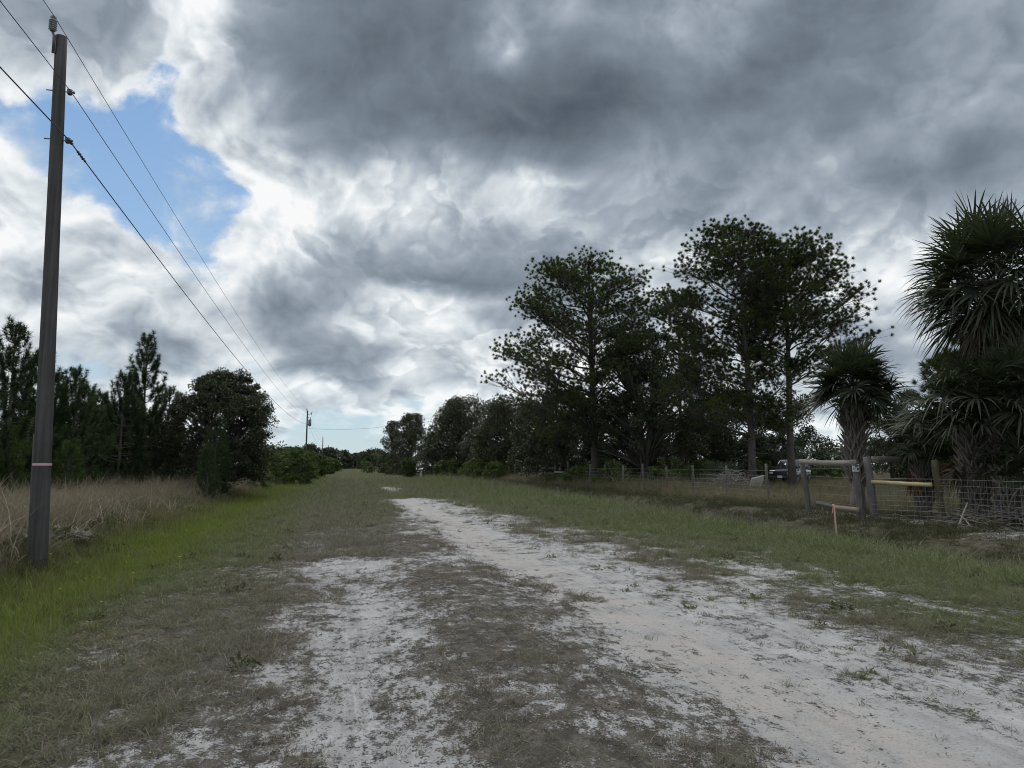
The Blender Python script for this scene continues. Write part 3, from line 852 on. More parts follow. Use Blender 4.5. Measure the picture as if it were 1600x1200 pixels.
# low dark weeds at the foot of the left bank and along the right ditch
T = [(*blades(26, (0.12, 0.42), 0.09, (0.006, 0.012), (0.4, 1.6), 0.9, 4, 70 + k), M['weed']) for k in range(4)]
T += [(*blades(34, (0.10, 0.30), 0.12, (0.006, 0.012), (0.2, 1.2), 0.7, 4, 76 + k), M['weed']) for k in range(3)]
T += [(*leafy(70, (0.03, 0.07), 0.20, 0.26, 80 + k), M['weed']) for k in range(1)]
xa, ya, r = field(-9, -4.3, 5, 60, 24, 400, 18)
k = r.random(len(xa)) < np.maximum(np.exp(-((xa + 5.6) / 0.9) ** 2), 0.4 * (xa < -6)) * np.clip(0.2 + 1.8 * fbm(xa / 1.1, ya / 1.3, 51, 3), 0, 1)
xb, yb, r2 = field(10.2, 16.5, 6, 75, 34, 420, 20)
pz = fbm(xb / 1.1, yb / 1.4, 23, 4)
k2 = r2.random(len(xb)) < np.clip(0.35 + 2.6 * (pz - 0.36), 0.1, 1) * np.clip(1.15 - sand_mask(xb, yb), 0, 1) * (1 - 0.6 * sst(xb, 13.4, 14.6) * (1 - sst(yb, 19, 23)))
_q = P(60, 874, 11.9)      # weeds crowding the foot of the near pole
xp, yp = _q[0] + r.normal(0, 0.38, 70), _q[1] + r.normal(0, 0.38, 70)
xs, ys_ = np.concatenate([xa[k], xb[k2], xp]), np.concatenate([ya[k], yb[k2], yp])
scl = r.uniform(0.5, 1.2, len(xs)) * far_scale(xs, ys_, 20, 0.35) * np.where(xs < 0, 1.0, 0.95)
scatter('ditch_weeds', 'low dark weeds on the ditch banks beside the grass', T, place(xs, ys_), scl, np.clip(r.normal(0.5, 0.25, len(xs)), 0, 1), 6)

# field of tall rough grass behind the fences
T = [(*blades(24, (0.30, 0.85), 0.12, (0.008, 0.014), (0.3, 1.3), 0.6, 4, 90 + k), M['straw']) for k in range(4)]
xs, ys_, r = field(14.8, 60, 14, 110, 6.5, 500, 40)
k = (r.random(len(xs)) < np.clip(-0.15 + 2.3 * fbm(xs / 3, ys_ / 3, 29, 4), 0.1, 1)) & ~((xs < 18.6) & (ys_ < 20.5) & (r.random(len(xs)) < 0.8))
xs, ys_ = xs[k], ys_[k]
scl = r.uniform(0.6, 1.2, len(xs)) * far_scale(xs, ys_, 40, 0.3)
scatter('field_grass', 'rough olive and tan grass in the field behind the fence', T, place(xs, ys_), scl, np.clip(r.normal(0.62, 0.22, len(xs)), 0, 1), 7)

# taller clumps and seedling weeds breaking up the verges
T = [(*blades(30, (0.10, 0.26), 0.05, (0.005, 0.009), (0.3, 1.3), 0.8, 4, 120 + k), M['turf']) for k in range(4)] + [(*leafy(40, (0.03, 0.07), 0.13, 0.16, 126 + k), M['weed']) for k in range(2)]
xs, ys_, r = field(-3.2, 11, 2.6, 45, 9, 650, 14)
cl = fbm(xs / 0.9, ys_ / 1.1, 67, 3)
k = (r.random(len(xs)) < np.clip(3.5 * (cl - 0.42), 0.02, 1) * np.where((xs > -0.9) & (xs < 4.5), 0.10, np.where(xs < -0.9, 0.6, 1.0)))
xs, ys_ = xs[k], ys_[k]
scatter('verge_weeds', 'taller grass clumps and leafy weeds dotted along the verges', T, place(xs, ys_), r.uniform(0.45, 1.1, len(xs)) * (1 - 0.5 * sand_mask(xs, ys_)) * far_scale(xs, ys_, 14, 0.4), np.clip(r.normal(0.55, 0.3, len(xs)), 0, 1), 11)

# tall pale-green grass standing along the far fence
T = [(*blades(22, (0.6, 1.3), 0.16, (0.012, 0.022), (0.3, 1.3), 0.5, 4, 160 + k), M['straw']) for k in range(4)]
xs, ys_, r = field(15.9, 21.5, 33, 150, 7, 660, 70)
k = r.random(len(xs)) < np.clip(-0.1 + 2.2 * fbm(xs / 1.5, ys_ / 2.5, 37, 3), 0.1, 1) * np.clip(1.1 - 0.13 * (xs - 16), 0.2, 1)
xs, ys_ = xs[k], ys_[k]
scatter('fence_grass', 'tall pale green grass standing along the far fence', T, place(xs, ys_), r.uniform(0.55, 1.1, len(xs)) * far_scale(xs, ys_, 70, 0.4), np.clip(r.normal(0.55, 0.2, len(xs)), 0, 1), 14)

# broad-leaved weeds on the bare sand
T = [(*leafy(26, (0.025, 0.06), 0.11, 0.05, 110 + k, 0.6), M['turf']) for k in range(4)]
xs, ys_, r = field(2.6, 8.5, 3, 22, 9, 600)
cl = fbm(xs / 0.8, ys_ / 0.8, 63, 3)
k = (r.random(len(xs)) < np.clip(6 * (cl - 0.58), 0.03, 1)) & (xs > 3.5)
xs, ys_ = xs[k], ys_[k]
scatter('sand_weeds', 'small green weeds dotted over the white sand', T, place(xs, ys_), r.uniform(0.4, 1.1, len(xs)), np.full(len(xs), 0.7), 8)

# chips and crumbs of dead grass on the middle strip and margins
def chips(n, seed, size):
    r = np.random.default_rng(seed)
    c = np.stack([r.normal(0, 0.09, n), r.normal(0, 0.09, n), r.uniform(0.003, 0.014, n)], 1)
    d = unit(r.normal(size=(n, 3)) * [1, 1, 0.22])
    return leaf_cards(c, d, r.uniform(*size, n), 0.3, r)
T = [(*chips(14, 130 + k, (0.008, 0.032)), M['chip']) for k in range(4)] + [(*chips(6, 140, (0.008, 0.03)), M['pale_chip'])]
xs, ys_, r = field(-2.6, 7, 2.5, 16, 90, 700, 6)
k = r.random(len(xs)) < np.clip(1.0 - sand_mask(xs, ys_), 0.06, 1) * np.where(xs > 2.6, 0.25, 1) * np.clip(1.5 * fbm(xs / 0.5, ys_ / 0.6, 88, 3), 0, 1)
xs, ys_ = xs[k], ys_[k]
scatter('ground_litter', 'brown chips of dead grass and twigs strewn on the road', T, place(xs, ys_), r.uniform(0.6, 1.3, len(xs)) * far_scale(xs, ys_, 5, 0.5), np.zeros(len(xs)), 9)

# yellow flowers in the swale
def flower(seed):
    r = np.random.default_rng(seed)
    a = np.arange(8) * math.pi / 4
    d = np.stack([np.cos(a), np.sin(a), np.full(8, 0.25)], 1)
    V, f = leaf_cards(np.array([0, 0, 0.17]) + d * 0.008, unit(d), 0.015, 0.6, r)
    V2 = np.array([[-0.002, 0, 0], [0.002, 0, 0], [0.001, 0.001, 0.17]])
    return np.vstack([V, V2]), [f[0], np.array([[len(V), len(V) + 1, len(V) + 2]])]
xs, ys_, r = field(-5.0, -2.4, 5, 24, 0.8, 800)
scatter('wild_flowers', 'tiny yellow flowers in the green swale grass', [(*flower(1), M['petal'])], place(xs, ys_), r.uniform(0.7, 1.3, len(xs)), np.zeros(len(xs)), 10)
# ------------------------------------------------------------------ trees
def needle_puffs(c, axis, n, length, width, r, spread=0.62):
    """needle tufts: n thin needles round each centre, combed along its axis"""
    c, axis = np.repeat(c, n, 0), np.repeat(axis, n, 0)
    k = len(c)
    d = unit(axis + r.normal(0, spread, (k, 3)))
    L = r.uniform(*length, k)[:, None]
    s = unit(np.cross(d, r.normal(size=(k, 3)))) * width / 2
    a = c + d * 0.02
    V = np.stack([a + s, c + d * L, a - s], 1).reshape(-1, 3)
    return V, [np.arange(k)[:, None] * 3 + np.arange(3)[None, :]]


def trunk_line(H, r, lean=(0, 0), wob=0.012, n=12):
    z = np.linspace(-0.25, H, n)
    f = z / H
    return np.stack([lean[0] * f + H * wob * (np.cumsum(r.normal(0, 0.5, n)) * 0.3), lean[1] * f + H * wob * (np.cumsum(r.normal(0, 0.5, n)) * 0.3), z], 1)


def along(line, z):
    return np.array([np.interp(z, line[:, 2], line[:, k]) for k in range(3)])


def pine(name, base, H, girth, outline, n_tips, seed, label, mat='pine', group=None, puffs=(34, 52), needles=96, nlen=(0.13, 0.26), nwid=0.018,
         lean=(0, 0), rise=(0.25, 0.8), clump=0.46, dead=6, inner=0.3):
    """old pine: bare trunk, crooked limbs, needle clumps gathered at the limb ends.
    outline: rows (height, reach to the left, reach to the right as seen from the road)"""
    r = np.random.default_rng(seed)
    t = thing(name, base, label, 'tree', group)
    line = trunk_line(H * 0.97, r, lean)
    line[:2, :2] = 0
    wood = MB()
    rad = girth / 2 * (1 - 0.86 * (line[:, 2].clip(0) / H) ** 1.1)
    rad[0] *= 1.35; rad[1] *= 1.12
    wood.tube(line, rad, 10, jitter=0.14, rng=r)
    O = np.array(outline, float)
    left = -RGT
    C, A = [], []
    for k in range(n_tips):
        u = ((k + r.random()) / n_tips) ** 0.8
        z = O[0, 0] + (O[-1, 0] - O[0, 0]) * u
        rl, rr = np.interp(z, O[:, 0], O[:, 1]), np.interp(z, O[:, 0], O[:, 2])
        az = k * 2.399 + r.normal(0, 0.35)
        out = np.array([math.cos(az), math.sin(az), 0])
        cl = float(out @ left)
        reach = rl * max(cl, 0) ** 2 + rr * max(-cl, 0) ** 2 + 0.5 * (rl + rr) * (1 - cl * cl)
        if r.random() > (reach / max(O[:, 1].max(), O[:, 2].max())) ** 0.5 + 0.15:
            reach = rl; out = left + RGT * r.normal(0, 0.25) + FWD * r.normal(0, 0.55); out = unit(out) if rl >= rr else unit(out * [-1, -1, 1]); reach = max(rl, rr)
        reach *= r.uniform(0.82, 1.0) if r.random() < 0.78 else r.uniform(0.35, 0.7)
        p0 = along(line, max(O[0, 0] * 0.9, z - reach * r.uniform(*rise) - 0.2))
        ctr = along(line, z)
        tip = np.array([ctr[0], ctr[1], z]) + out * reach + np.array([0, 0, r.normal(0, 0.15)])
        mid = (p0 + tip) / 2 + np.array([0, 0, r.uniform(-0.12, 0.06) * reach]) + r.normal(0, 0.06 * reach, 3)
        br = bez(p0, mid, tip, 7)
        br[1:-1] += r.normal(0, 0.05, (5, 3))
        L = np.linalg.norm(tip - p0)
        wood.tube(br, np.linspace(0.018 + 0.010 * L, 0.014, 7), 5, cap=False)
        # needle clumps at the limb end and on side branches back along it
        for f, share in ((1.0, 1.0), (0.78, 0.4)):
            if f < 1 and (L < 2.2 or r.random() < 0.55):
                continue
            m = max(2, int(r.integers(*puffs) * share))
            o0 = br[int(round(f * 6))] + (0 if f == 1 else r.normal(0, 0.22 * L * 0.5, 3) * [1, 1, 0.4])
            cc = o0 + r.normal(0, 1, (m, 3)).clip(-1.7, 1.7) * clump * np.array([1, 1, 0.42]) * min(1.0, 0.45 + reach / 4)
            cc[:, 2] += 0.15
            i0 = max(1, int(f * 6) - 2)
            st = br[i0] + (br[int(f * 6)] - br[i0]) * r.random((m, 1))
            for a, b in zip(st, cc):
                wood.tube([a, (a + b) / 2 + [0, 0, -0.05], b], [0.014, 0.010, 0.007], 3, cap=False)
            C.append(cc); A.append(unit(unit(cc - st) + [0, 0, 0.55]))
    # leader
    m = max(6, n_tips // 8)
    cc = line[-1] + np.stack([r.normal(0, 0.35, m), r.normal(0, 0.35, m), r.uniform(-1.1, 0.25, m)], 1)
    C.append(cc); A.append(unit(r.normal(0, 0.4, (m, 3)) + [0, 0, 1.0]))
    # dead snags under the crown
    for k in range(dead):
        z = r.uniform(0.28, 1.0) * O[0, 0]
        az = r.uniform(0, 6.28)
        L = r.uniform(0.8, 2.6)
        p = along(line, z)
        e = p + np.array([math.cos(az) * L, math.sin(az) * L, r.uniform(-0.5, 0.4)])
        wood.tube(bez(p, (p + e) / 2 + r.normal(0, 0.2, 3), e, 5), np.linspace(0.03, 0.008, 5), 4, cap=False)
    wood.build('trunk', M['pine_bark'], t, True)
    V, f = needle_puffs(np.vstack(C), np.vstack(A), needles, nlen, nwid, r)
    link('crown', mesh_of('crown', V, f, M[mat]), t)
    return t


def young_pine(name, base, H, width, seed, label, mat='young_pine', group=None, girth=0.16, whorl=0.50, needles=28, nlen=(0.16, 0.28), nwid=0.017, top=0.0, low=0.08):
    """young pine: whorls of upcurved limbs clothed in needles to their tips, like bottle brushes"""
    r = np.random.default_rng(seed)
    t = thing(name, base, label, 'tree', group)
    line = trunk_line(H, r, (r.normal(0, 0.1), r.normal(0, 0.1)), 0.006)
    line[:2, :2] = 0
    wood = MB()
    wood.tube(line, girth / 2 * (1 - 0.9 * line[:, 2].clip(0) / H) + 0.008, 7)
    C, A = [], []
    z = H * low
    while z < H * 0.985:
        f = z / H
        reach = width / 2 * ((1 - f) ** 0.72) * (0.55 + 0.45 * min(1, f / 0.25)) + 0.12
        nb = r.integers(4, 7)
        a0 = r.uniform(0, 6.28)
        for b in range(nb):
            az = a0 + b * 6.283 / nb + r.normal(0, 0.25)
            L = reach * r.uniform(0.6, 1.15)
            out = np.array([math.cos(az), math.sin(az), 0])
            p = along(line, z + r.normal(0, 0.06))
            e = p + out * L * 0.92 + np.array([0, 0, L * (0.34 + 0.62 * f) + 0.14])
            br = bez(p, p + out * L * 0.82, e, 8)
            wood.tube(br, np.linspace(0.012 + 0.010 * L, 0.006, 8), 4, cap=False)
            s = np.linspace(0.42, 1, max(5, int(L / 0.065)))[:, None]
            pts = (1 - s) ** 2 * p + 2 * s * (1 - s) * (p + out * L * 0.82) + s ** 2 * e
            C.append(pts + r.normal(0, 0.02, pts.shape))
            A.append(unit(2 * (1 - s) * (out * L * 0.82) + 2 * s * (e - p - out * L * 0.82)))
            # side shoots
            for q in range(int(L * 1.6)):
                k = r.uniform(0.4, 0.9)
                o2 = (1 - k) ** 2 * p + 2 * k * (1 - k) * (p + out * L * 0.82) + k ** 2 * e
                d2 = unit(out + r.normal(0, 0.6, 3) + [0, 0, 0.5])
                l2 = r.uniform(0.2, 0.5)
                ss = np.linspace(0, 1, 4)[:, None]
                C.append(o2 + d2 * l2 * ss); A.append(np.repeat(d2[None], 4, 0))
        z += whorl * r.uniform(0.7, 1.2) * (1 - 0.35 * f)
    s = np.linspace(0.86, 1.0, 9)
    C.append(np.array([along(line, H * q) for q in s])); A.append(np.repeat([[0, 0, 1.0]], 9, 0))
    wood.build('trunk', M['pine_bark'], t, True)
    V, f = needle_puffs(np.vstack(C), np.vstack(A), needles, nlen, nwid, r, 0.75)
    link('crown', mesh_of('crown', V, f, M[mat]), t)
    return t


def lobes_of(outline, n, r, depth=1.0):
    """clump centres filling the crown; outline rows (height, left reach, right reach)"""
    O = np.array(outline, float)
    z = O[0, 0] + (O[-1, 0] - O[0, 0]) * r.random(n)
    rl, rr = np.interp(z, O[:, 0], O[:, 1]), np.interp(z, O[:, 0], O[:, 2])
    az = r.uniform(0, 2 * math.pi, n)
    out = np.stack([np.cos(az), np.sin(az), np.zeros(n)], 1)
    cl = out @ (-RGT)
    reach = rl * np.maximum(cl, 0) ** 2 + rr * np.maximum(-cl, 0) ** 2 + 0.5 * (rl + rr) * (1 - cl * cl) * depth
    q = np.where(r.random(n) < 0.7, r.uniform(0.72, 1.0, n), r.uniform(0.1, 0.8, n))
    p = out * (reach * q)[:, None]
    p[:, 2] = z
    return p


def leafy_tree(name, base, outline, girth, n_lobes, leaves, leaf, seed, label, mat='oak', group=None, stems=1, lobe=(0.5, 0.95), cat='tree', spread=0.35, fork=0.25, width=0.5, bark='oak_bark', depth=1.0):
    """broad-leaved tree or bush: forking limbs to each clump, leaf-sized faces through every clump"""
    r = np.random.default_rng(seed)
    t = thing(name, base, label, cat, group)
    P_ = lobes_of(outline, n_lobes, r, depth)
    H = P_[:, 2].max()
    wood = MB()
    roots = []
    for k in range(stems):
        az = 6.283 * k / stems + r.normal(0, 0.4)
        sp = spread * (stems > 1)
        b = np.array([math.cos(az) * 0.3 * sp, math.sin(az) * 0.3 * sp, -0.2])
        top = np.array([math.cos(az) * sp * H * 0.4, math.sin(az) * sp * H * 0.4, H * r.uniform(0.5, 0.62)])
        ln = bez(b, b * 0.4 + top * 0.5 + r.normal(0, 0.1, 3), top, 9)
        g = girth * (1.0 if stems == 1 else r.uniform(0.55, 0.8))
        wood.tube(ln, g / 2 * np.linspace(1.2, 0.35, 9), 8, jitter=0.15, rng=r)
        roots.append(ln)
    for p in P_:
        ln = roots[int(np.argmin([np.linalg.norm(l[-1, :2] - p[:2]) for l in roots]))]
        f = np.clip((p[2] - 0.45 * np.hypot(p[0], p[1])) / H / 0.6, fork, 1.0)
        q = ln[int(f * 8)]
        m = (q + p) / 2 + r.normal(0, 0.12 * np.linalg.norm(p - q), 3)
        wood.tube(bez(q, m, p, 6), np.linspace(girth * 0.13, 0.012, 6), 4, cap=False)
    wood.build('trunk' if cat == 'tree' else 'stem', M[bark], t, True)
    R_ = r.uniform(*lobe, len(P_))
    leaves = int(leaves * 2.4)
    leaf = leaf * 1.12
    k = r.poisson(leaves, len(P_)).clip(leaves // 3)
    c0, rr = np.repeat(P_, k, 0), np.repeat(R_, k)
    # sprays: leaves gather on twigs inside each clump
    m = len(c0)
    d = unit(r.normal(size=(m, 3)))
    pos = c0 + d * (rr * r.random(m) ** 0.45)[:, None] * [1, 1, 0.75]
    tw = r.normal(0, 0.07 * np.mean(lobe), (m, 3))
    pos = pos + tw
    V, f = leaf_cards(pos, unit(d + r.normal(0, 0.8, (m, 3))), r.uniform(0.7, 1.3, m) * leaf, width, r)
    link('crown' if cat == 'tree' else 'foliage', mesh_of('foliage', V, f, M[mat]), t)
    return t


def zpx(px, py, depth, base_z):
    return P(px, py, depth)[2] - base_z


def outline_px(px0, depth, rows, base):
    """crown rows given as (row, left column, right column) in the photograph -> heights and reaches in metres at this tree's distance"""
    out = []
    for y, xl, xr in rows:
        k = depth / F
        out.append((zpx(px0, y, depth, base[2]), max(0.25, (px0 - xl) * k), max(0.25, (xr - px0) * k)))
    return sorted(out)


# the three tall pines behind the right fence
b = on_ground(930, 51)
pine('pine_tree', b, zpx(930, 403, 51, b[2]), 0.62, outline_px(930, 51, [(690, 880, 990), (655, 840, 1000), (620, 768, 1000), (590, 764, 1010), (545, 785, 1015), (520, 800, 1010), (470, 828, 1016), (435, 850, 1000), (415, 890, 968)], b),
     114, 11, 'broad dark pine with a wide ragged crown, nearest the bend of the road', lean=(-0.3, 0.2), dead=10, clump=0.82)
b = on_ground(1175, 42)
pine('pine_tree', b, zpx(1168, 338, 42, b[2]), 0.46, outline_px(1175, 42, [(675, 1080, 1195), (640, 1045, 1205), (600, 1035, 1200), (560, 1090, 1190), (500, 1062, 1205), (460, 1076, 1230), (420, 1084, 1225), (380, 1105, 1215), (352, 1145, 1200)], b),
     76, 12, 'tallest pine, with a pointed crown on a straight bare trunk', lean=(-0.1, 0.3), dead=8, clump=0.72)
b = on_ground(1237, 43)
pine('pine_tree', b, zpx(1240, 370, 43, b[2]), 0.48, outline_px(1237, 43, [(585, 1212, 1262), (545, 1175, 1345), (515, 1165, 1368), (490, 1160, 1352), (450, 1180, 1330), (410, 1190, 1318), (385, 1205, 1280)], b),
     66, 13, 'pine with a domed crown leaning towards the cabbage palm, beside the parked car', lean=(0.1, 0.1), dead=12, clump=0.72)
b = on_ground(1068, 55)
pine('pine_tree', b, zpx(1060, 452, 55, b[2]), 0.36, outline_px(1068, 55, [(670, 1020, 1120), (640, 1010, 1130), (590, 1008, 1130), (530, 1005, 1110), (490, 1012, 1100), (462, 1030, 1085)], b),
     48, 14, 'shorter pine whose open crown fills the gap between the two tall ones', dead=6, clump=0.75)

# live oaks under and behind them
def oak_px(px, depth, rows, lobes, leaves, leaf, seed, label, girth=0.5, **kw):
    b = on_ground(px, depth)
    return leafy_tree(kw.pop('name', 'oak_tree'), b, outline_px(px, depth, rows, b), girth, lobes, leaves, leaf, seed, label, **kw)

oak_px(1010, 49, [(700, 900, 1090), (650, 870, 1115), (610, 890, 1105), (565, 930, 1085), (525, 970, 1060)], 170, 105, 0.13, 21, 'many-stemmed dark oak between the two big pines, its forked trunk behind fence posts', 0.75, stems=4, spread=0.22, lobe=(0.3, 0.75))
oak_px(880, 60, [(735, 815, 945), (690, 815, 950), (650, 830, 945), (615, 855, 930)], 60, 170, 0.18, 22, 'dense dark oak low behind the broad ragged pine', 0.45, lobe=(0.6, 1.1))
oak_px(1120, 58, [(735, 1055, 1190), (690, 1050, 1200), (650, 1060, 1200), (600, 1080, 1180)], 70, 180, 0.18, 23, 'dense dark oak behind the tallest pine trunk', 0.45, lobe=(0.6, 1.1))
oak_px(985, 66, [(740, 920, 1060), (700, 915, 1065), (650, 930, 1060), (610, 960, 1030)], 60, 170, 0.19, 24, 'dark oak crown behind the forked oak trunk', 0.45, lobe=(0.7, 1.2))
oak_px(1225, 66, [(740, 1180, 1285), (700, 1178, 1282), (650, 1190, 1265), (610, 1200, 1250)], 50, 150, 0.19, 25, 'dark oak standing behind the parked car', 0.4, lobe=(0.6, 1.1))
oak_px(1395, 52, [(720, 1352, 1445), (680, 1360, 1445), (640, 1365, 1440), (610, 1380, 1425)], 42, 120, 0.15, 26, 'small grey-green tree beyond the wooden rails', 0.3, mat='grey_oak', lobe=(0.4, 0.8))
oak_px(1455, 48, [(735, 1390, 1530), (690, 1390, 1540), (650, 1420, 1530)], 50, 150, 0.17, 27, 'dark oak mass beyond the bushy palm', 0.4, lobe=(0.6, 1.0))
oak_px(1130, 45, [(750, 1100, 1160), (725, 1105, 1158)], 16, 60, 0.10, 28, 'pale leafless-looking bush heaped beside the tallest pine', 0.1, mat='grey_oak', cat='bush', name='pale_bush', lobe=(0.3, 0.5), bark='twig')
b = on_ground(1565, 21)
pine('pine_tree', b, zpx(1545, 522, 21, b[2]), 0.24, outline_px(1565, 21, [(720, 1470, 1640), (650, 1475, 1640), (600, 1478, 1630), (560, 1490, 1600), (535, 1520, 1570)], b),
     44, 15, 'young pine wedged between the big palm head and the bushy palm', nlen=(0.16, 0.28), nwid=0.016, needles=80, puffs=(18, 28), clump=0.45, dead=2)

# row of oaks and palms running down the right side of the road
oak_px(640, 118, [(738, 606, 668), (700, 602, 665), (680, 612, 662), (660, 622, 660), (648, 636, 655)], 240, 26, 0.24, 31, 'tall airy tree where the right-hand row narrows towards the road end', 0.4, lobe=(0.5, 0.95))
oak_px(612, 128, [(738, 592, 632), (700, 594, 630), (675, 600, 626), (660, 606, 620)], 150, 26, 0.24, 32, 'slim tree at the far end of the right-hand row', 0.35, lobe=(0.5, 0.9))
oak_px(715, 98, [(738, 655, 775), (700, 658, 778), (665, 676, 772), (640, 698, 760), (624, 715, 752)], 330, 42, 0.24, 33, 'wide oak with a high rounded top in the right-hand row', 0.6, lobe=(0.9, 1.5))
oak_px(790, 82, [(742, 740, 850), (700, 742, 852), (660, 755, 848), (630, 765, 842)], 320, 42, 0.22, 34, 'dark oak left of the broad ragged pine', 0.55, lobe=(0.8, 1.4))
oak_px(835, 74, [(735, 800, 880), (700, 800, 885), (660, 812, 880), (635, 825, 860)], 190, 45, 0.20, 35, 'shadowy oak just behind the farm gate', 0.45, lobe=(0.7, 1.2))
oak_px(585, 190, [(727, 560, 612), (714, 562, 610), (706, 575, 600)], 26, 80, 0.5, 36, 'low rounded tree far down the right verge', 0.4, lobe=(1.2, 1.9))

# shrubs along the right fence and verge
SH = [(600, 150, 712, 34, 'grey-green bush at the far right verge'), (625, 128, 711, 30, 'bush by the far fence end'), (640, 100, 716, 10, 'bushy clump left of the parked white vehicle'), (700, 92, 722, 24, 'low bush on the far fence line'),
      (742, 80, 724, 26, 'bush growing through the far fence'), (775, 74, 726, 22, 'bush left of the farm gate'), (905, 52, 730, 30, 'weedy bush between gate and broad pine'), (960, 46, 722, 34, 'dark bush at the foot of the forked oak'),
      (1050, 44, 716, 36, 'green bush behind the wire fence'), (1090, 50, 720, 34, 'bush beside the pale heap'), (1195, 56, 722, 30, 'dark bush at the front of the parked car'), (1290, 60, 726, 26, 'bush behind the parked car'), (868, 56, 744, 22, 'low weedy bush in front of the farm gate')]
for k, (px, d, top, hw, lab) in enumerate(SH):
    b = on_ground(px, d)
    y0 = 728 + EYE * F / d * 0.92
    leafy_tree('bush', b, outline_px(px, d, [(y0, px - hw, px + hw), ((y0 + top) / 2, px - hw, px + hw), (top, px - hw * 0.5, px + hw * 0.5)], b), 0.07, 44, 34, 0.0021 * d + 0.03, 60 + k, lab, mat='shrub', group='bushes along the right fence', cat='bush', stems=3, lobe=(0.011 * d * 0.28, 0.011 * d * 0.7), bark='twig')

# left side: young pines, one oak, bushes
YP = [(8, 24, 512, 3.0, 'tall young pine at the left edge of the view'), (-40, 26, 540, 2.8, 'young pine half outside the left edge'), (48, 28, 552, 3.0, 'young pine just left of the near power pole'), (112, 29, 582, 3.2, 'young pine just right of the near power pole'),
      (150, 36, 618, 3.0, 'low young pine behind the near power pole'), (78, 32, 588, 3.0, 'young pine behind the near power pole'), (185, 33, 586, 3.0, 'stout young pine at the shoulder of the tallest left pine'), (130, 40, 606, 3.2, 'young pine far behind the near power pole'), (205, 40, 612, 3.2, 'young pine half hidden by the tallest left pine'), (222, 35, 531, 3.4, 'tallest pine of the left-hand stand'), (262, 38, 606, 2.8, 'young pine between the tallest left pine and the oak')]
for k, (px, d, top, wd, lab) in enumerate(YP):
    b = on_ground(px, d)
    young_pine('pine_tree', b, zpx(px, top, d, b[2]), wd, 200 + k, lab, group='young pines on the left bank')
for k, (px, d, top, wd, lab) in enumerate([(336, 32, 660, 1.7, 'small pine in front of the left oak'), (325, 30, 702, 1.0, 'waist-high pine in the dry grass before the left oak'), (20, 24, 676, 1.6, 'small yellow-green pine left of the near power pole'), (100, 26, 700, 1.5, 'small yellow-green pine right of the near power pole')]):
    b = on_ground(px, d)
    young_pine('pine_tree', b, zpx(px, top, d, b[2]), wd, 230 + k, lab, 'young_pine' if k < 2 else 'bright_pine', 'small pines in the dry grass', 0.07, 0.32, 22, (0.10, 0.20))
oak_px(345, 36, [(748, 262, 412), (710, 255, 418), (670, 262, 416), (630, 275, 410), (600, 305, 390), (585, 330, 370)], 330, 90, 0.10, 41, 'round dark oak bush ending the left-hand stand', 0.22, stems=5, lobe=(0.2, 0.55))
oak_px(150, 42, [(745, 20, 290), (715, 20, 290), (680, 30, 280), (645, 60, 230)], 240, 60, 0.15, 42, 'dark thicket closing the view under the left-hand pines', 0.2, stems=4, cat='bush', name='thicket', lobe=(0.35, 0.8))
SL = [(425, 56, 712, 26, 'green bush at the foot of the left oak'), (438, 64, 708, 26, 'green bush beside the swale, second from the left oak'), (462, 58, 706, 26, 'green bush short of the transformer pole'), (478, 74, 708, 18, 'green bush in front of the transformer pole'),
      (496, 96, 712, 16, 'green bush at the foot of the transformer pole'), (508, 130, 716, 12, 'green bush between the second and third poles'), (520, 190, 720, 8, 'green bush past the third pole'), (455, 80, 700, 24, 'dark bush behind the roadside bushes'), (390, 46, 700, 30, 'bush half hidden behind the left oak')]
for k, (px, d, top, hw, lab) in enumerate(SL):
    b = on_ground(px, d)
    y0 = 728 + EYE * F / d * 0.92
    leafy_tree('bush', b, outline_px(px, d, [(y0, px - hw, px + hw), ((y0 + top) / 2, px - hw, px + hw), (top, px - hw * 0.5, px + hw * 0.5)], b), 0.07, 64, 34, 0.0021 * d + 0.03, 90 + k, lab, mat='shrub', group='bushes along the left verge', cat='bush', stems=3, lobe=(0.011 * d * 0.28, 0.011 * d * 0.7), bark='twig')
oak_px(440, 120, [(728, 415, 462), (716, 415, 465), (704, 425, 455)], 50, 80, 0.28, 43, 'far tree rising behind the left roadside bushes', 0.3, lobe=(0.9, 1.4))
oak_px(482, 230, [(728, 462, 506), (714, 462, 506), (704, 470, 498), (697, 480, 492)], 60, 70, 0.4, 44, 'far tree behind the transformer pole', 0.3, lobe=(1.0, 1.6))
oak_px(512, 240, [(728, 496, 526), (716, 498, 524), (702, 506, 518)], 26, 80, 0.6, 45, 'far tree behind the third pole', 0.3, lobe=(1.5, 2.4))

# the far end of the road and the tree lines on the horizon
FAR = leafy_tree('far_tree', on_ground(566, 430), [(1.0, 6, 6), (4, 7.5, 7.5), (7, 6, 6), (8.6, 2.5, 2.5)], 0.5, 36, 70, 0.95, 46, 'dark rounded tree right of where the road vanishes', group='trees on the horizon', lobe=(1.6, 2.6))
far_spots = [(556, 470, 1.0, 'dark tree closing the end of the road'), (577, 400, 1.0, 'dark tree at the far right verge before the road end'), (545, 560, 0.9, 'faint tree beside the vanishing point'), (526, 330, 0.95, 'far tree left of the vanishing point'), (533, 420, 1.05, 'pointed far tree left of the vanishing point'), (519, 290, 0.75, 'far tree by the fourth pole')]
for k, (px, d, s, lab) in enumerate(far_spots):
    copy_tree(FAR, on_ground(px, d), k * 1.3, s, lab)
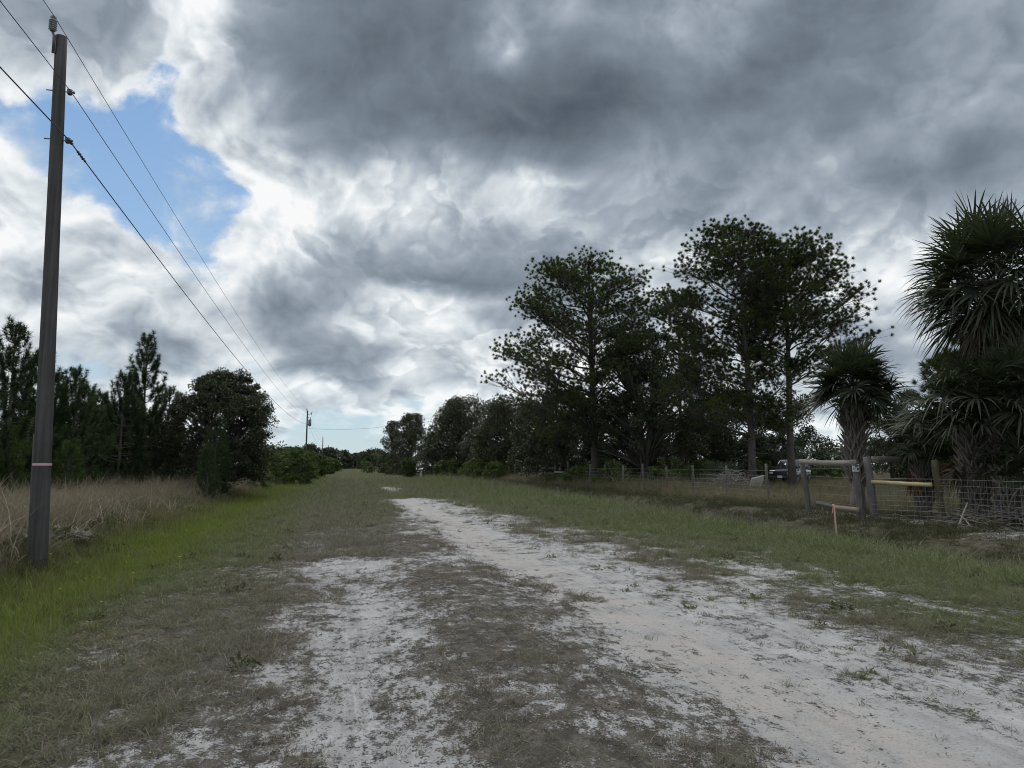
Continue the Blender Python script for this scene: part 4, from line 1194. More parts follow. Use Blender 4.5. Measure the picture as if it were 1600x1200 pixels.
# woods beyond the fields on both sides, one mass each
def woods(name, label, pts, seed, h=(5, 9), leaf=0.8, wid=5.0):
    r = np.random.default_rng(seed)
    V0, F0, k = [], [], 0
    P0 = []
    for x, y in pts:
        H = r.uniform(*h)
        m = 26
        q = np.stack([r.normal(0, wid * 0.42, m), r.normal(0, wid * 0.42, m), H * r.random(m) ** 0.7], 1)
        P0.append(q + [x, y, gz(x, y)])
    c = np.vstack(P0)
    k = 42
    c = np.repeat(c, k, 0)
    d = unit(r.normal(size=c.shape))
    c = c + d * (1.3 * r.random(len(c)) ** 0.45)[:, None]
    V, f = leaf_cards(c, unit(d + r.normal(0, 0.8, c.shape)), r.uniform(0.7, 1.3, len(c)) * leaf, 0.55, r)
    return tag(link(name, mesh_of(name, V, f, M['oak'])), label, 'woods', kind='stuff')
pts = [P(px, 728, d)[:2] for px, d in [(1100, 130), (1140, 125), (1180, 135), (1215, 120), (1250, 150), (1275, 145), (1300, 140), (1330, 120), (1360, 118), (1400, 110), (1440, 105), (1480, 100), (1530, 95), (1580, 90), (1640, 85), (1700, 80), (1020, 140), (940, 150), (880, 160), (820, 170)]]
woods('far_woods', 'far wood closing the field behind the fence', pts, 3, (4.5, 6.5), 0.55)
pts = [P(px, 728, d)[:2] for px, d in [(-60, 60), (0, 58), (60, 60), (120, 64), (180, 66), (240, 70), (300, 75), (350, 80), (400, 95), (420, 120), (450, 160), (475, 210)]]
woods('far_woods', 'scrubby wood behind the left-hand pines', pts, 4, (3.0, 4.8), 0.4, 4.0)

oak_px(1606, 20.5, [(800, 1560, 1680), (720, 1556, 1690), (640, 1562, 1690), (580, 1580, 1680)], 70, 110, 0.075, 47, 'leafy dark bush filling the right edge under the big palm head', 0.1, cat='bush', name='bush', stems=4, lobe=(0.2, 0.4))

for k, (px, d, top, hw, lab) in enumerate([(905, 66, 690, 60, 'dark thicket under the broad ragged pine'), (1035, 64, 686, 70, 'dark thicket right of the forked oak trunk'), (1150, 63, 684, 55, 'dark thicket behind the tallest pine trunk'), (860, 90, 700, 60, 'dark thicket beyond the farm gate'), (1455, 40, 690, 50, 'dark thicket beyond the rust-brown frond')]):
    oak_px(px, d, [(742, px - hw, px + hw), (718, px - hw, px + hw), (top, px - hw * 0.7, px + hw * 0.7)], 80, 90, 0.0026 * d, 300 + k, lab, 0.12, cat='bush', name='thicket', stems=4, lobe=(0.012 * d * 0.6, 0.012 * d), group='thickets under the right-hand trees')
# ------------------------------------------------------------------ cabbage palms
def fan_leaf(mb, dead, p0, d, petiole, R_, r, droop=0.35, nseg=28, arc=2.5, wid=0.064, stalk=None):
    """one costapalmate frond: a bent stalk, then a folded fan of drooping segments"""
    d = unit(d)
    e1 = p0 + d * petiole * 0.6 + np.array([0, 0, 0.06])
    hub = p0 + d * petiole + np.array([0, 0, -0.10 * petiole * (1 - abs(d[2]))])
    (stalk or mb).tube(bez(p0, e1, hub, 5), np.linspace(0.020, 0.011, 5), 4, cap=False)
    a = unit(hub - e1)
    s = unit(np.cross(a, [0, 0, 1.0]) + r.normal(0, 0.25, 3))
    n = unit(np.cross(s, a))
    V, Q, T, k = [], [], [], 0
    for i in range(nseg):
        th = (i / (nseg - 1) - 0.5) * 2 * arc
        L = R_ * (1.0 - 0.28 * (abs(th) / arc) ** 2) * r.uniform(0.88, 1.08)
        seg = unit(a * math.cos(th) + s * math.sin(th) + n * (0.16 + 0.30 * abs(math.sin(th))))
        base = hub + a * 0.10 * R_ * math.cos(th) * 0.5
        side = unit(np.cross(seg, n + r.normal(0, 0.25, 3)))
        dr = droop * r.uniform(0.3, 2.0)
        pts, wd = [], []
        p, dd = base, seg
        for f, w in ((0, 0.35), (0.30, 1.0), (0.62, 0.8), (0.86, 0.4), (1, 0)):
            pts.append(base + seg * L * f - np.array([0, 0, 1.0]) * dr * L * f ** 2.4)
            wd.append(w * wid)
        for q, w in zip(pts[:-1], wd[:-1]):
            V += [q - side * w / 2, q + side * w / 2]
        V.append(pts[-1])
        for m in range(3):
            b = k + 2 * m
            Q.append([b, b + 1, b + 3, b + 2])
        T.append([k + 6, k + 7, k + 8])
        k += 9
    mb.add(np.array(V), np.array(Q), np.array(T))


def palm(name, base, height, head, seed, label, n_green=46, n_dead=16, petiole=(0.7, 1.1), fan=(0.75, 1.05), trunk_r=0.19, boots=(1.2, None), low=-0.75, group=None, lean=(0, 0), rust=0, droop=0.35, boot_len=0.42, skirt=1.0):
    r = np.random.default_rng(seed)
    t = thing(name, base, label, 'palm tree', group)
    H = height
    ln = np.array([[lean[0] * f, lean[1] * f, z] for z, f in zip(np.linspace(-0.2, H, 9), np.linspace(0, 1, 9))])
    tr = MB()
    tr.tube(ln, trunk_r * np.array([1.25, 1.1, 1.0, 0.97, 0.95, 0.97, 1.05, 1.05, 0.85]), 12, jitter=0.10, rng=r)
    # old leaf bases, split like wishbones, in a criss-cross spiral
    z, k = boots[0], 0
    top = boots[1] or H * 0.98
    while z < top:
        az = k * 2.399
        f = z / H
        c = np.array([np.interp(z, ln[:, 2], ln[:, 0]), np.interp(z, ln[:, 2], ln[:, 1]), z])
        out = np.array([math.cos(az), math.sin(az), 0])
        sd = np.array([-out[1], out[0], 0])
        L = boot_len * r.uniform(0.6, 1.15) * (0.6 + 0.6 * f)
        for sg in (-1, 1):
            p = c + out * trunk_r * 0.85 + sd * sg * 0.10 - np.array([0, 0, 0.12])
            m = c + out * (trunk_r + L * 0.28) + sd * sg * 0.035 + np.array([0, 0, L * 0.30])
            e = c + out * (trunk_r + L * 0.62) + sd * sg * 0.015 + np.array([0, 0, L * 0.74])
            tr.tube(bez(p, m, e, 5), [0.045, 0.042, 0.036, 0.026, 0.012], 5, cap=False)
        z += r.uniform(0.018, 0.032) * (trunk_r / 0.19)
        k += 1
    tr.build('trunk', M['palm_boot'], t, True)
    c0 = ln[-1]
    g, dd, ru = MB(), MB(), MB()
    for i in range(n_green):
        az = i * 2.399 + r.normal(0, 0.2)
        u = (i + 0.5) / n_green
        sn = low + (0.98 - low) * (1 - u) ** 0.85
        ce = math.sqrt(max(0.02, 1 - sn * sn))
        d = np.array([math.cos(az) * ce, math.sin(az) * ce, sn])
        fan_leaf(g, False, c0 + d * 0.12 + np.array([0, 0, 0.1 * sn]), d, r.uniform(*petiole) * head, r.uniform(*fan) * head, r, (droop + 0.12 * (1 - sn)) * r.uniform(0.6, 1.8))
    for i in range(n_dead):
        az = i * 2.399 + r.normal(0, 0.3)
        d = unit(np.array([math.cos(az) * 0.55, math.sin(az) * 0.55, -0.85 + r.normal(0, 0.2)]))
        fan_leaf(ru if i < rust else dd, True, c0 - np.array([0, 0, 0.25]), d, r.uniform(0.5, 0.8) * head * skirt, r.uniform(0.6, 0.9) * head * skirt, r, 0.5, 22, 1.5, 0.034)
    g.build('crown', M['palm'], t)
    if n_dead > rust:
        tag(dd.build('dead_fronds', M['dead_palm'], t), 'hanging grey dead fronds')
    if rust:
        tag(ru.build('dead_fronds', M['rust_palm'], t), 'hanging rust-brown dead frond')
    return t


b = on_ground(1338, 23.5)
palm('cabbage_palm', b, zpx(1338, 610, 23.5, b[2]), 0.98, 301, 'cabbage palm with criss-cross trunk rising right behind the signed fence post', 56, 20, (0.6, 0.95), (0.80, 1.05), 0.21, (0.9, None), -0.45, droop=0.12, boot_len=0.55, skirt=0.7)
b = on_ground(1578, 18.8)
palm('cabbage_palm', b, zpx(1578, 440, 18.8, b[2]), 1.30, 302, 'tallest palm, its big head cut by the right edge of the view', 70, 26, (0.7, 1.05), (0.80, 1.05), 0.21, (2.2, None), -0.75, droop=0.11)
b = on_ground(1522, 18.6)
palm('cabbage_palm', b, 2.3, 1.04, 303, 'bushy short palm with long arching stalks just behind the wire fence', 38, 10, (0.8, 1.4), (0.75, 1.0), 0.17, (0.15, None), 0.0, rust=2, droop=0.28, boot_len=0.55)
b = on_ground(1655, 16.6)
palm('cabbage_palm', b, 1.0, 0.95, 304, 'young palm at the right edge just behind the wire fence', 26, 5, (0.8, 1.3), (0.8, 1.05), 0.2, (0.1, None), 0.1, droop=0.2, boot_len=0.5)
b = on_ground(1572, 17.9)
palm('cabbage_palm', b, 2.9, 0.95, 309, 'green palm filling the space right under the tallest palm head', 40, 8, (0.8, 1.3), (0.8, 1.05), 0.16, (0.3, None), -0.35, droop=0.26, boot_len=0.45)
b = on_ground(1440, 21.5)
palm('cabbage_palm', b, 1.75, 0.62, 305, 'small palm with a rust-brown hanging frond behind the dark rail', 16, 9, (0.6, 0.9), (0.8, 1.0), 0.13, (0.2, None), -0.1, rust=7)
b = on_ground(676, 112)
palm('cabbage_palm', b, 4.0, 1.25, 306, 'far cabbage palm with bare trunk in the right-hand row', 34, 14, trunk_r=0.26, boots=(3.0, None))
b = on_ground(742, 88)
palm('cabbage_palm', b, 4.0, 1.3, 307, 'far shaggy palm with pale green head in the right-hand row', 40, 16, trunk_r=0.24, boots=(1.5, None))
b = on_ground(1218, 58)
palm('cabbage_palm', b, 2.6, 1.1, 308, 'shaded palm hanging over the parked car', 30, 12, trunk_r=0.22)
# scrub saw palmetto by the near pole
r_ = np.random.default_rng(5)
for px, d, s, lab in ((64, 12.9, 0.40, 'spiky palmetto at the foot of the near power pole'), (105, 14.6, 0.34, 'spiky palmetto just right of the near power pole foot')):
    b = on_ground(px, d)
    o = thing('palmetto', b + np.array([-0.25 if px < 80 else 0.1, -0.2, 0]), lab, 'palmetto', 'palmettos at the near power pole')
    g, st = MB(), MB()
    for i in range(9):
        az = i * 2.4 + r_.normal(0, 0.2)
        fan_leaf(g, False, np.array([0, 0, 0.02]), np.array([math.cos(az), math.sin(az), r_.uniform(0.6, 1.6)]), s * r_.uniform(0.5, 0.9), s, r_, 0.12, 18, 1.6, 0.022, st)
    g.build('foliage', M['grey_oak'], o)
    st.build('stem', M['grey_oak'], o)

# heap of cut dead fronds and branches by the right fence
b = on_ground(1570, 17.2)
o = thing('brush_heap', b, 'grey heap of cut palm fronds and sticks by the wire fence', 'brush heap')
mb, lf = MB(), MB()
for i in range(90):
    p = np.array([r_.normal(0, 0.75), r_.normal(0, 0.6), 0])
    p[2] = max(0.02, 0.42 * math.exp(-(p[0] ** 2 + p[1] ** 2)) * r_.random())
    az, L = r_.uniform(0, 6.28), r_.uniform(0.3, 1.2)
    e = p + np.array([math.cos(az) * L, math.sin(az) * L, r_.uniform(-0.05, 0.35)])
    e[2] = max(e[2], 0.02)
    mb.tube(bez(p, (p + e) / 2 + [0, 0, r_.uniform(0, 0.12)], e, 5), np.linspace(r_.uniform(0.008, 0.022), 0.005, 5), 5)
for i in range(9):
    az = r_.uniform(0, 6.28)
    fan_leaf(lf, True, np.array([r_.normal(0, 0.5), r_.normal(0, 0.4), 0.2]), np.array([math.cos(az), math.sin(az), r_.uniform(-0.1, 0.3)]), 0.3, 0.6, r_, 0.3, 18, 1.3, 0.03)
mb.build('stick_pile', M['twig'], o)
lf.build('dead_fronds', M['dead_palm'], o)

# pale heap of dead brush in the field, a slab leaning by it
b = on_ground(1140, 41)
o = thing('brush_heap', b, 'pale tangled heap of dead brush beside the tallest pine trunk', 'brush heap')
mb, lf = MB(), MB()
for i in range(320):
    p = np.array([r_.normal(0, 0.95), r_.normal(0, 0.7), 0])
    p[2] = max(0.02, 1.25 * math.exp(-(p[0] ** 2 * 0.7 + p[1] ** 2)) * r_.random() ** 0.6)
    az, L = r_.uniform(0, 6.28), r_.uniform(0.3, 1.0)
    e = p + np.array([math.cos(az) * L, math.sin(az) * L, r_.uniform(-0.3, 0.4)])
    e[2] = max(e[2], 0.02)
    mb.tube(bez(p, (p + e) / 2 + [0, 0, r_.uniform(0, 0.12)], e, 4), np.linspace(r_.uniform(0.012, 0.03), 0.008, 4), 4)
mb.build('branch_pile', M['twig'], o)
q = np.stack([r_.normal(0, 0.9, 900), r_.normal(0, 0.7, 900), np.zeros(900)], 1)
q[:, 2] = 1.2 * np.exp(-(q[:, 0] ** 2 * 0.7 + q[:, 1] ** 2)) * r_.random(900) ** 0.5 + 0.05
V, f = leaf_cards(q, unit(r_.normal(size=q.shape)), r_.uniform(0.06, 0.16, 900), 0.5, r_)
link('dead_leaves', mesh_of('dead_leaves', V, f, M['chalk']), o)
b = on_ground(1180, 39.5)
mb = MB()
ra = np.array(Matrix.Rotation(R(28), 3, 'X') @ Matrix.Rotation(R(20), 3, 'Z'))
mb.box((0, 0, 0.42), (1.0, 0.10, 1.0), ra, bev=0.02)
o = mb.build('concrete_slab', M['chalk'], loc=b)
tag(o, 'pale concrete slab leaning in the grass by the tallest pine trunk', 'slab')
# ------------------------------------------------------------------ power poles and lines
POLE_STEP = 91.0


def power_pole(base, top, label, transformer=False, ribbon=False, far=False, group='utility poles along the road'):
    base, top = np.asarray(base, float), np.asarray(top, float)
    o = thing('utility_pole', base, label, 'utility pole', group)
    r = np.random.default_rng(3)
    d = top - base
    H = d[2]
    ln = np.array([d * f for f in np.linspace(-0.08, 1, 14)])
    mb = MB()
    mb.tube(ln, np.linspace(0.143, 0.092, 14), 20 if not far else 10, jitter=0.03, rng=r)
    mb.build('shaft', M['pole'], o, True)
    # ribbed porcelain post insulator on a bent bracket
    b = MB()
    at = d + np.array([-0.07, 0, 0])
    b.tube([at + [0.0, -0.10, -0.35], at + [0, -0.13, -0.06], at + [-0.03, -0.13, 0.02]], 0.022, 6)
    b.box(at + np.array([0.0, -0.095, -0.20]), (0.06, 0.03, 0.34), bev=0.006)
    b.build('bracket', M['steel'], o)
    b = MB()
    ip = at + np.array([-0.03, -0.13, 0.02])
    prof = [(0.0, 0.04)]
    for k in range(5):
        z = 0.02 + k * 0.045
        prof += [(z, 0.036), (z + 0.008, 0.066), (z + 0.022, 0.062), (z + 0.032, 0.036)]
    prof += [(0.26, 0.036), (0.275, 0.05), (0.31, 0.045), (0.32, 0.02)]
    b.tube([ip + [0, 0, z * 0.88] for z, _ in prof], [q for _, q in prof], 14)
    b.build('insulator', M['porcelain'], o, True)
    # neutral and telephone clamps bolted through the shaft
    for z in (H - 1.02, H - 1.92):
        c = d * (z / H)
        b = MB()
        b.tube([c + [-0.20, 0, 0], c + [0.24, 0, 0]], 0.010, 6)
        b.box(c + np.array([0.155, 0, 0]), (0.035, 0.09, 0.09), bev=0.008)
        b.tube([c + [0.18, 0, -0.045], c + [0.18, 0, 0.045]], [0.035, 0.035], 8)
        b.tube([c + [0.225, 0, 0], c + [0.25, 0, 0]], [0.022, 0.022], 6)
        b.build('clamp', M['steel'], o)
    if not far:
        b = MB()   # ground wire moulding down the left side
        side = np.array([-0.138, -0.02, 0])
        b.tube([d * f + side * (1 - 0.28 * f) for f in np.linspace(0.0, 0.24, 6)], 0.020, 6)
        b.build('ground_wire_cover', M['dark_wood'], o)
    if ribbon:
        f = 0.186
        b = MB()
        b.tube([d * f + [0, 0, -0.02], d * f, d * f + [0.0, 0, 0.02]], 0.1385, 24, cap=False)
        b.build('ribbon', M['pink'], o)
    if transformer:
        c = d * ((H - 1.75) / H) + np.array([0.36, 0, 0])
        b = MB()
        b.tube([c + [0, 0, z] for z in (-0.48, -0.45, 0.40, 0.46, 0.50)], [0.17, 0.21, 0.21, 0.20, 0.05], 16)
        for z in (-0.25, 0.25):
            b.box(c + np.array([-0.23, 0, z]), (0.10, 0.14, 0.10), bev=0.01)
        tk = b.build('transformer_can', M['porcelain'], o, True)
        b = MB()
        b.tube([c + [0.05, 0, 0.44], c + [0.08, 0, 0.78]], [0.06, 0.035], 8)
        b.build('bushing', M['porcelain'], tk)
        b = MB()
        b.tube([d + [0, 0, -0.7], d + [0.55, 0, -0.35]], 0.03, 6)
        b.tube([d + [0.55, 0, -0.62], d + [0.62, 0, -0.12]], 0.05, 6)
        b.build('fuse_arm', M['steel'], o)
    return o


_p = P(60, 874, 11.9)
PX0, PY0 = float(_p[0]), float(_p[1])
p0 = np.array([PX0, PY0, gz(PX0, PY0)])
dep0 = float((p0 - [0, 0, 0]) @ FWD)
t0 = P(96, 58, dep0)
power_pole(p0, t0, 'near weathered power pole with a pink ribbon, standing in the dry grass', ribbon=True)
tops, foots = [t0], [p0]
LB = ['second power pole down the road, carrying a grey transformer can', 'third power pole, thin and bare against the far trees', 'fourth power pole, barely above the far trees', 'fifth power pole, faint near the end of the road']
for k in range(1, 5):
    x, y = PX0 - 0.15 * k, PY0 + POLE_STEP * k
    b = np.array([x, y, gz(x, y)])
    t = b + np.array([0.02, 0, t0[2] - p0[2] + (0.15, -0.3, 0.2, 0)[k - 1]])
    power_pole(b, t, LB[k - 1], transformer=(k == 1), far=True)
    tops.append(t); foots.append(b)
# the line runs on behind the camera
b = np.array([PX0 + 0.1, PY0 - POLE_STEP, 0.0])
tops.insert(0, b + [0, 0, t0[2] - p0[2]]); foots.insert(0, b)
b = on_ground(574, 360)
power_pole(b, b + [0, 0, 9.2], 'lone far pole right of where the road vanishes', far=True, group=None)


def span(pts, sag, n=40):
    out = []
    for a, b in zip(pts[:-1], pts[1:]):
        f = np.linspace(0, 1, n)[:, None]
        q = a + (b - a) * f
        q[:, 2] -= sag * 4 * (f * (1 - f))[:, 0]
        out.append(q if not out else q[1:])
    return np.vstack(out)


def line_at(drop, dx, dz=0.0):
    return [f + (t - f) * ((t[2] - f[2] - drop) / (t[2] - f[2])) + np.array([dx, -0.13 if drop < 0 else 0.0, dz]) for f, t in zip(foots, tops)]


for drop, dx, rad, sag, lab in ((-0.27, -0.06, 0.0065, 0.9, 'topmost power line, carried on the pole-top insulator'), (1.02, 0.20, 0.0075, 1.0, 'middle power line, clamped to the side of the poles'), (1.92, 0.20, 0.0115, 1.25, 'lowest and thickest line on the poles')):
    mb = MB()
    pts = line_at(drop, dx)
    mb.tube(span(pts, sag), rad, 5)
    o = mb.build('power_line', M['cable'], None, True)
    tag(o, lab, 'power line', 'lines between the utility poles')
    if drop > 1.5:
        # damper beads next to the near pole
        L = span(pts, sag)
        i = int(np.argmin(np.abs(L[:, 1] - PY0)))
        a = L[i]
        u = unit(L[i + 1] - a)
        for q, rr in ((0.10, 0.030), (0.42, 0.026), (0.50, 0.032), (0.60, 0.026), (0.68, 0.032), (0.78, 0.024)):
            p = a + u * q
            MB().tube([p - u * 0.03, p, p + u * 0.03], [0.016, rr, 0.016], 8).build('damper', M['steel'], o)
# service drop across the road
a = tops[2] + (foots[2] - tops[2]) * 0.27 + [0.2, 0, 0]
b = P(735, 634, 108)
mb = MB()
mb.tube(span([a, b], 1.3, 60), 0.014, 5)
tag(mb.build('service_line', M['cable'], None, True), 'single wire crossing the road from the transformer pole into the trees', 'power line')


# ------------------------------------------------------------------ fences
def post_mb(H, rad, r, lean=(0, 0), square=False):
    mb = MB()
    if square:
        return mb.box((0, 0, H / 2 - 0.15), (rad * 2, rad * 2, H + 0.3), bev=0.012)
    n = 7
    z = np.linspace(-0.3, H, n)
    ln = np.stack([lean[0] * z / H + r.normal(0, 0.006, n), lean[1] * z / H + r.normal(0, 0.006, n), z], 1)
    mb.tube(ln, rad * np.array([1.05, 1.03, 1, 1, 0.98, 0.97, 0.93]) * r.uniform(0.96, 1.04, n), 10, jitter=0.08, rng=r)
    return mb


def put_post(o, p, H, rad, r, mat, lean=(0, 0), name='post'):
    mb = post_mb(H, rad, r, lean)
    q = mb.build(name, M[mat], o, True)
    q.location = tuple(float(v) for v in (np.asarray(p) - np.array(o.location)))
    q.rotation_euler = (0, 0, float(r.uniform(0, 6.28)) if lean == (0, 0) else 0.0)
    return q


rf = np.random.default_rng(77)
A0 = np.array([16.3, 25.6])


def fence_xy(s):
    y = A0[1] + s
    return np.array([16.3 + 0.5 * sst(y, 40, 80) + 0.4 * math.sin(y / 23), y])


def fence_run(name, label, s0, s1, step, H=1.45, mat='grey_wood', dark=None):
    p = fence_xy(s0)
    o = thing(name, (p[0], p[1], gz(*p)), label, 'fence', 'pasture fences along the right side')
    s = s0
    pts = []
    while s <= s1:
        q = fence_xy(s)
        b = np.array([q[0], q[1], gz(*q)])
        h = H * rf.uniform(0.94, 1.08)
        put_post(o, b, h, rf.uniform(0.045, 0.065), rf, mat if rf.random() < 0.4 else 'dark_wood', (rf.normal(0, 0.03), rf.normal(0, 0.03)))
        pts.append(b)
        s += step * rf.uniform(0.92, 1.08)
    w = MB()
    for hh in (0.25, 0.45, 0.65, 0.85, 1.05, 1.25):
        w.tube(np.array(pts) + [-0.07, 0, hh], 0.004, 4, cap=False)
    ys = np.arange(pts[0][1], pts[-1][1], 0.32)
    for y in ys:
        if y > 62: break
        x = np.interp(y, [q[1] for q in pts], [q[0] for q in pts])
        z = np.interp(y, [q[1] for q in pts], [q[2] for q in pts])
        w.tube([[x - 0.07, y, z + 0.1], [x - 0.07, y, z + 1.05]], 0.0025, 3, cap=False)
    q = w.build('wire', M['wire'], o)
    q.location = tuple(-v for v in o.location)
    return o


fence_run('pasture_fence', 'grey post and wire fence between the board brace and the farm gate', 0.0, 25.0, 3.05)
fence_run('pasture_fence', 'far post and wire fence running on beyond the farm gate', 35.5, 125.0, 2.6, 1.4)

# farm gate in the fence
g0, g1 = fence_xy(26.2), fence_xy(34.2)
o = thing('farm_gate', (g0[0], g0[1], gz(*g0)), 'dark wooden farm gate with open square panels, far along the right fence', 'gate')
for f, h, m in ((0.0, 1.75, 'dark_wood'), (0.27, 1.35, 'dark_wood'), (0.42, 1.5, 'dark_wood'), (0.60, 1.45, 'dark_wood'), (0.76, 1.45, 'dark_wood'), (0.90, 1.55, 'dark_wood'), (1.0, 1.6, 'grey_wood')):
    p = g0 + (g1 - g0) * f
    put_post(o, (p[0], p[1], gz(*p)), h, 0.09, rf, m)
dg = unit(np.append(g1 - g0, 0))
ang = math.atan2(dg[1], dg[0])
rot = np.array(Matrix.Rotation(ang, 3, 'Z'))
for f0, f1, z, m in ((0.0, 0.42, 0.95, 'grey_board'), (0.42, 0.90, 1.25, 'dark_board'), (0.42, 0.90, 0.85, 'dark_board'), (0.42, 0.90, 0.45, 'dark_board'), (0.90, 1.0, 1.40, 'grey_board'), (0.90, 1.0, 0.75, 'grey_board'), (0.90, 1.0, 1.05, 'grey_board')):
    L = np.linalg.norm(g1 - g0) * (f1 - f0)
    c = g0 + (g1 - g0) * (f0 + f1) / 2
    mb = MB().box((0, 0, 0), (L, 0.04, 0.13), bev=0.008)
    q = mb.build('board', M[m], o)
    q.location = (c[0] - g0[0] - 0.1, c[1] - g0[1], z)
    q.rotation_euler = (0, 0, ang)


def beam(o, a, b, name, mat, w=0.04, h=0.15, round_=0.0, label=None, sag=0.0):
    """rail between two points, butted to its posts"""
    a, b = np.asarray(a, float), np.asarray(b, float)
    L = np.linalg.norm(b - a)
    mb = MB()
    if round_:
        x = np.linspace(-L / 2, L / 2, 9)
        mb.tube(np.stack([x, rf.normal(0, 0.004, 9), rf.normal(0, 0.004, 9)], 1), round_ * rf.uniform(0.95, 1.05, 9), 12)
    else:
        n = 7
        x = np.linspace(-L / 2, L / 2, n)
        z = -sag * (1 - (2 * x / L) ** 2)
        V, Q = [], []
        for xi, zi in zip(x, z):
            for yy, zz in ((-1, -1), (1, -1), (1, 1), (-1, 1)):
                V.append([xi, yy * w / 2, zi + zz * h / 2 * rf.uniform(0.95, 1.05)])
        for i in range(n - 1):
            for k in range(4):
                Q.append([4 * i + k, 4 * i + (k + 1) % 4, 4 * i + 4 + (k + 1) % 4, 4 * i + 4 + k])
        Q += [[3, 2, 1, 0], [4 * n - 4, 4 * n - 3, 4 * n - 2, 4 * n - 1]]
        mb.add(V, Q)
    d = b - a
    q = mb.build(name, M[mat], o, bool(round_))
    q.location = tuple((a + b) / 2 - np.array(o.location))
    q.rotation_euler = (0, -math.atan2(d[2], math.hypot(d[0], d[1])), math.atan2(d[1], d[0]))
    if label: q['label'] = label
    return q


def foot(px, depth, dz=0.0):
    p = on_ground(px, depth)
    p[2] += dz
    return p


# board brace with the sign: two posts, a top rail and low boards
pa, pb_ = foot(1261, 22.6), foot(1343, 19.6)
o = thing('fence_brace', pa, 'grey board fence brace ending at the post with the small sign', 'fence')
put_post(o, pa, P(1253, 724, 22.6)[2] - pa[2], 0.09, rf, 'grey_wood', tuple((P(1253, 724, 22.6) - pa)[:2]))
put_post(o, pb_, P(1336, 722, 19.6)[2] - pb_[2], 0.10, rf, 'grey_wood', tuple((P(1336, 722, 19.6) - pb_)[:2]))
beam(o, P(1250, 721, 22.45), P(1337, 723, 19.35), 'top_rail', 'grey_board', 0.05, 0.16, sag=0.03)
beam(o, P(1303, 793, 20.6), P(1342, 797, 19.42), 'low_board', 'board', 0.045, 0.14, label='pale brown low board')
beam(o, P(1276, 786, 21.6), P(1304, 792, 20.70), 'low_board', 'dark_board', 0.045, 0.13, label='grey low board')
w = MB()
for hh in (0.35, 0.6, 0.85, 1.1, 1.35):
    w.tube([pa + [0, 0, hh], pb_ + [0, 0, hh]], 0.003, 4)
q = w.build('wire', M['wire'], o); q.location = tuple(-v for v in o.location)

# sign on that post
c = P(1337, 731, 19.6 - 0.155)
o = thing('post_sign', c, 'small white sign with dark print on the grey fence post', 'sign', rz=-YAW - R(22))
MB().box((0, 0, 0), (0.17, 0.008, 0.20), bev=0.003).build('plate', M['white'], o)
b = MB()
b.box((0, -0.0055, 0.118), (0.19, 0.012, 0.035), bev=0.003)
b.box((0.045, -0.0055, 0.055), (0.055, 0.005, 0.055)); b.box((-0.005, -0.0055, 0.055), (0.02, 0.005, 0.05))
b.box((0, -0.0055, 0.012), (0.14, 0.005, 0.008)); b.box((-0.045, -0.0055, -0.03), (0.03, 0.005, 0.05)); b.box((0.0, -0.0055, -0.025), (0.022, 0.005, 0.035))
b.box((0.05, -0.0055, -0.03), (0.05, 0.005, 0.06)); b.box((0.01, -0.0055, -0.075), (0.12, 0.005, 0.01))
b.build('print', M['ink'], o)

# wire fence with the pale round rail
pc, pd, pe = foot(1362, 19.3), foot(1468, 17.9), foot(1434, 22.6)
o = thing('wire_fence', pc, 'woven wire fence with a pale round rail between grey and olive posts', 'fence')
put_post(o, pc, P(1354, 714, 19.3)[2] - pc[2], 0.10, rf, 'grey_wood', tuple((P(1354, 714, 19.3) - pc)[:2]))
put_post(o, pd, P(1460, 719, 17.9)[2] - pd[2], 0.085, rf, 'olive_wood', tuple((P(1460, 719, 17.9) - pd)[:2]))
put_post(o, pe, P(1429, 720, 22.6)[2] - pe[2], 0.13, rf, 'dark_wood', tuple((P(1429, 720, 22.6) - pe)[:2]))
beam(o, P(1363, 718, 19.3), P(1434, 718, 22.5), 'top_rail', 'grey_board', 0.05, 0.17, label='weathered top rail running back from the road')
beam(o, P(1362, 753, 19.2), P(1456, 757.5, 17.95), 'pole_rail', 'new_wood', round_=0.052, label='pale yellow round rail')
beam(o, P(1364, 751, 19.45), P(1432, 748.5, 22.4), 'low_rail', 'board', 0.04, 0.08)
ends = [pc, pd]
for y in (12.4, 9.6, 6.6):
    x = pd[0] + 0.25 * (pd[1] - y) / 3
    b = np.array([x, y, gz(x, y)])
    put_post(o, b, 1.5, 0.07, rf, 'grey_wood')
    ends.append(b)
w = MB()
E = np.array(ends)
for hh in (0.06, 0.17, 0.29, 0.41, 0.53, 0.66, 0.80, 0.95, 1.10):
    w.tube(E + [-0.11, -0.04, hh], 0.0038, 4, cap=False)
for i in range(len(E) - 1):
    n = max(2, int(np.linalg.norm(E[i + 1] - E[i]) / 0.155))
    for f in np.arange(n) / n:
        q = E[i] + (E[i + 1] - E[i]) * f + [-0.11, -0.04, 0]
        w.tube([q + [0, 0, 0.05], q + [0, 0, 1.11]], 0.0032, 3, cap=False)
q = w.build('wire', M['wire'], o); q.location = tuple(-v for v in o.location)

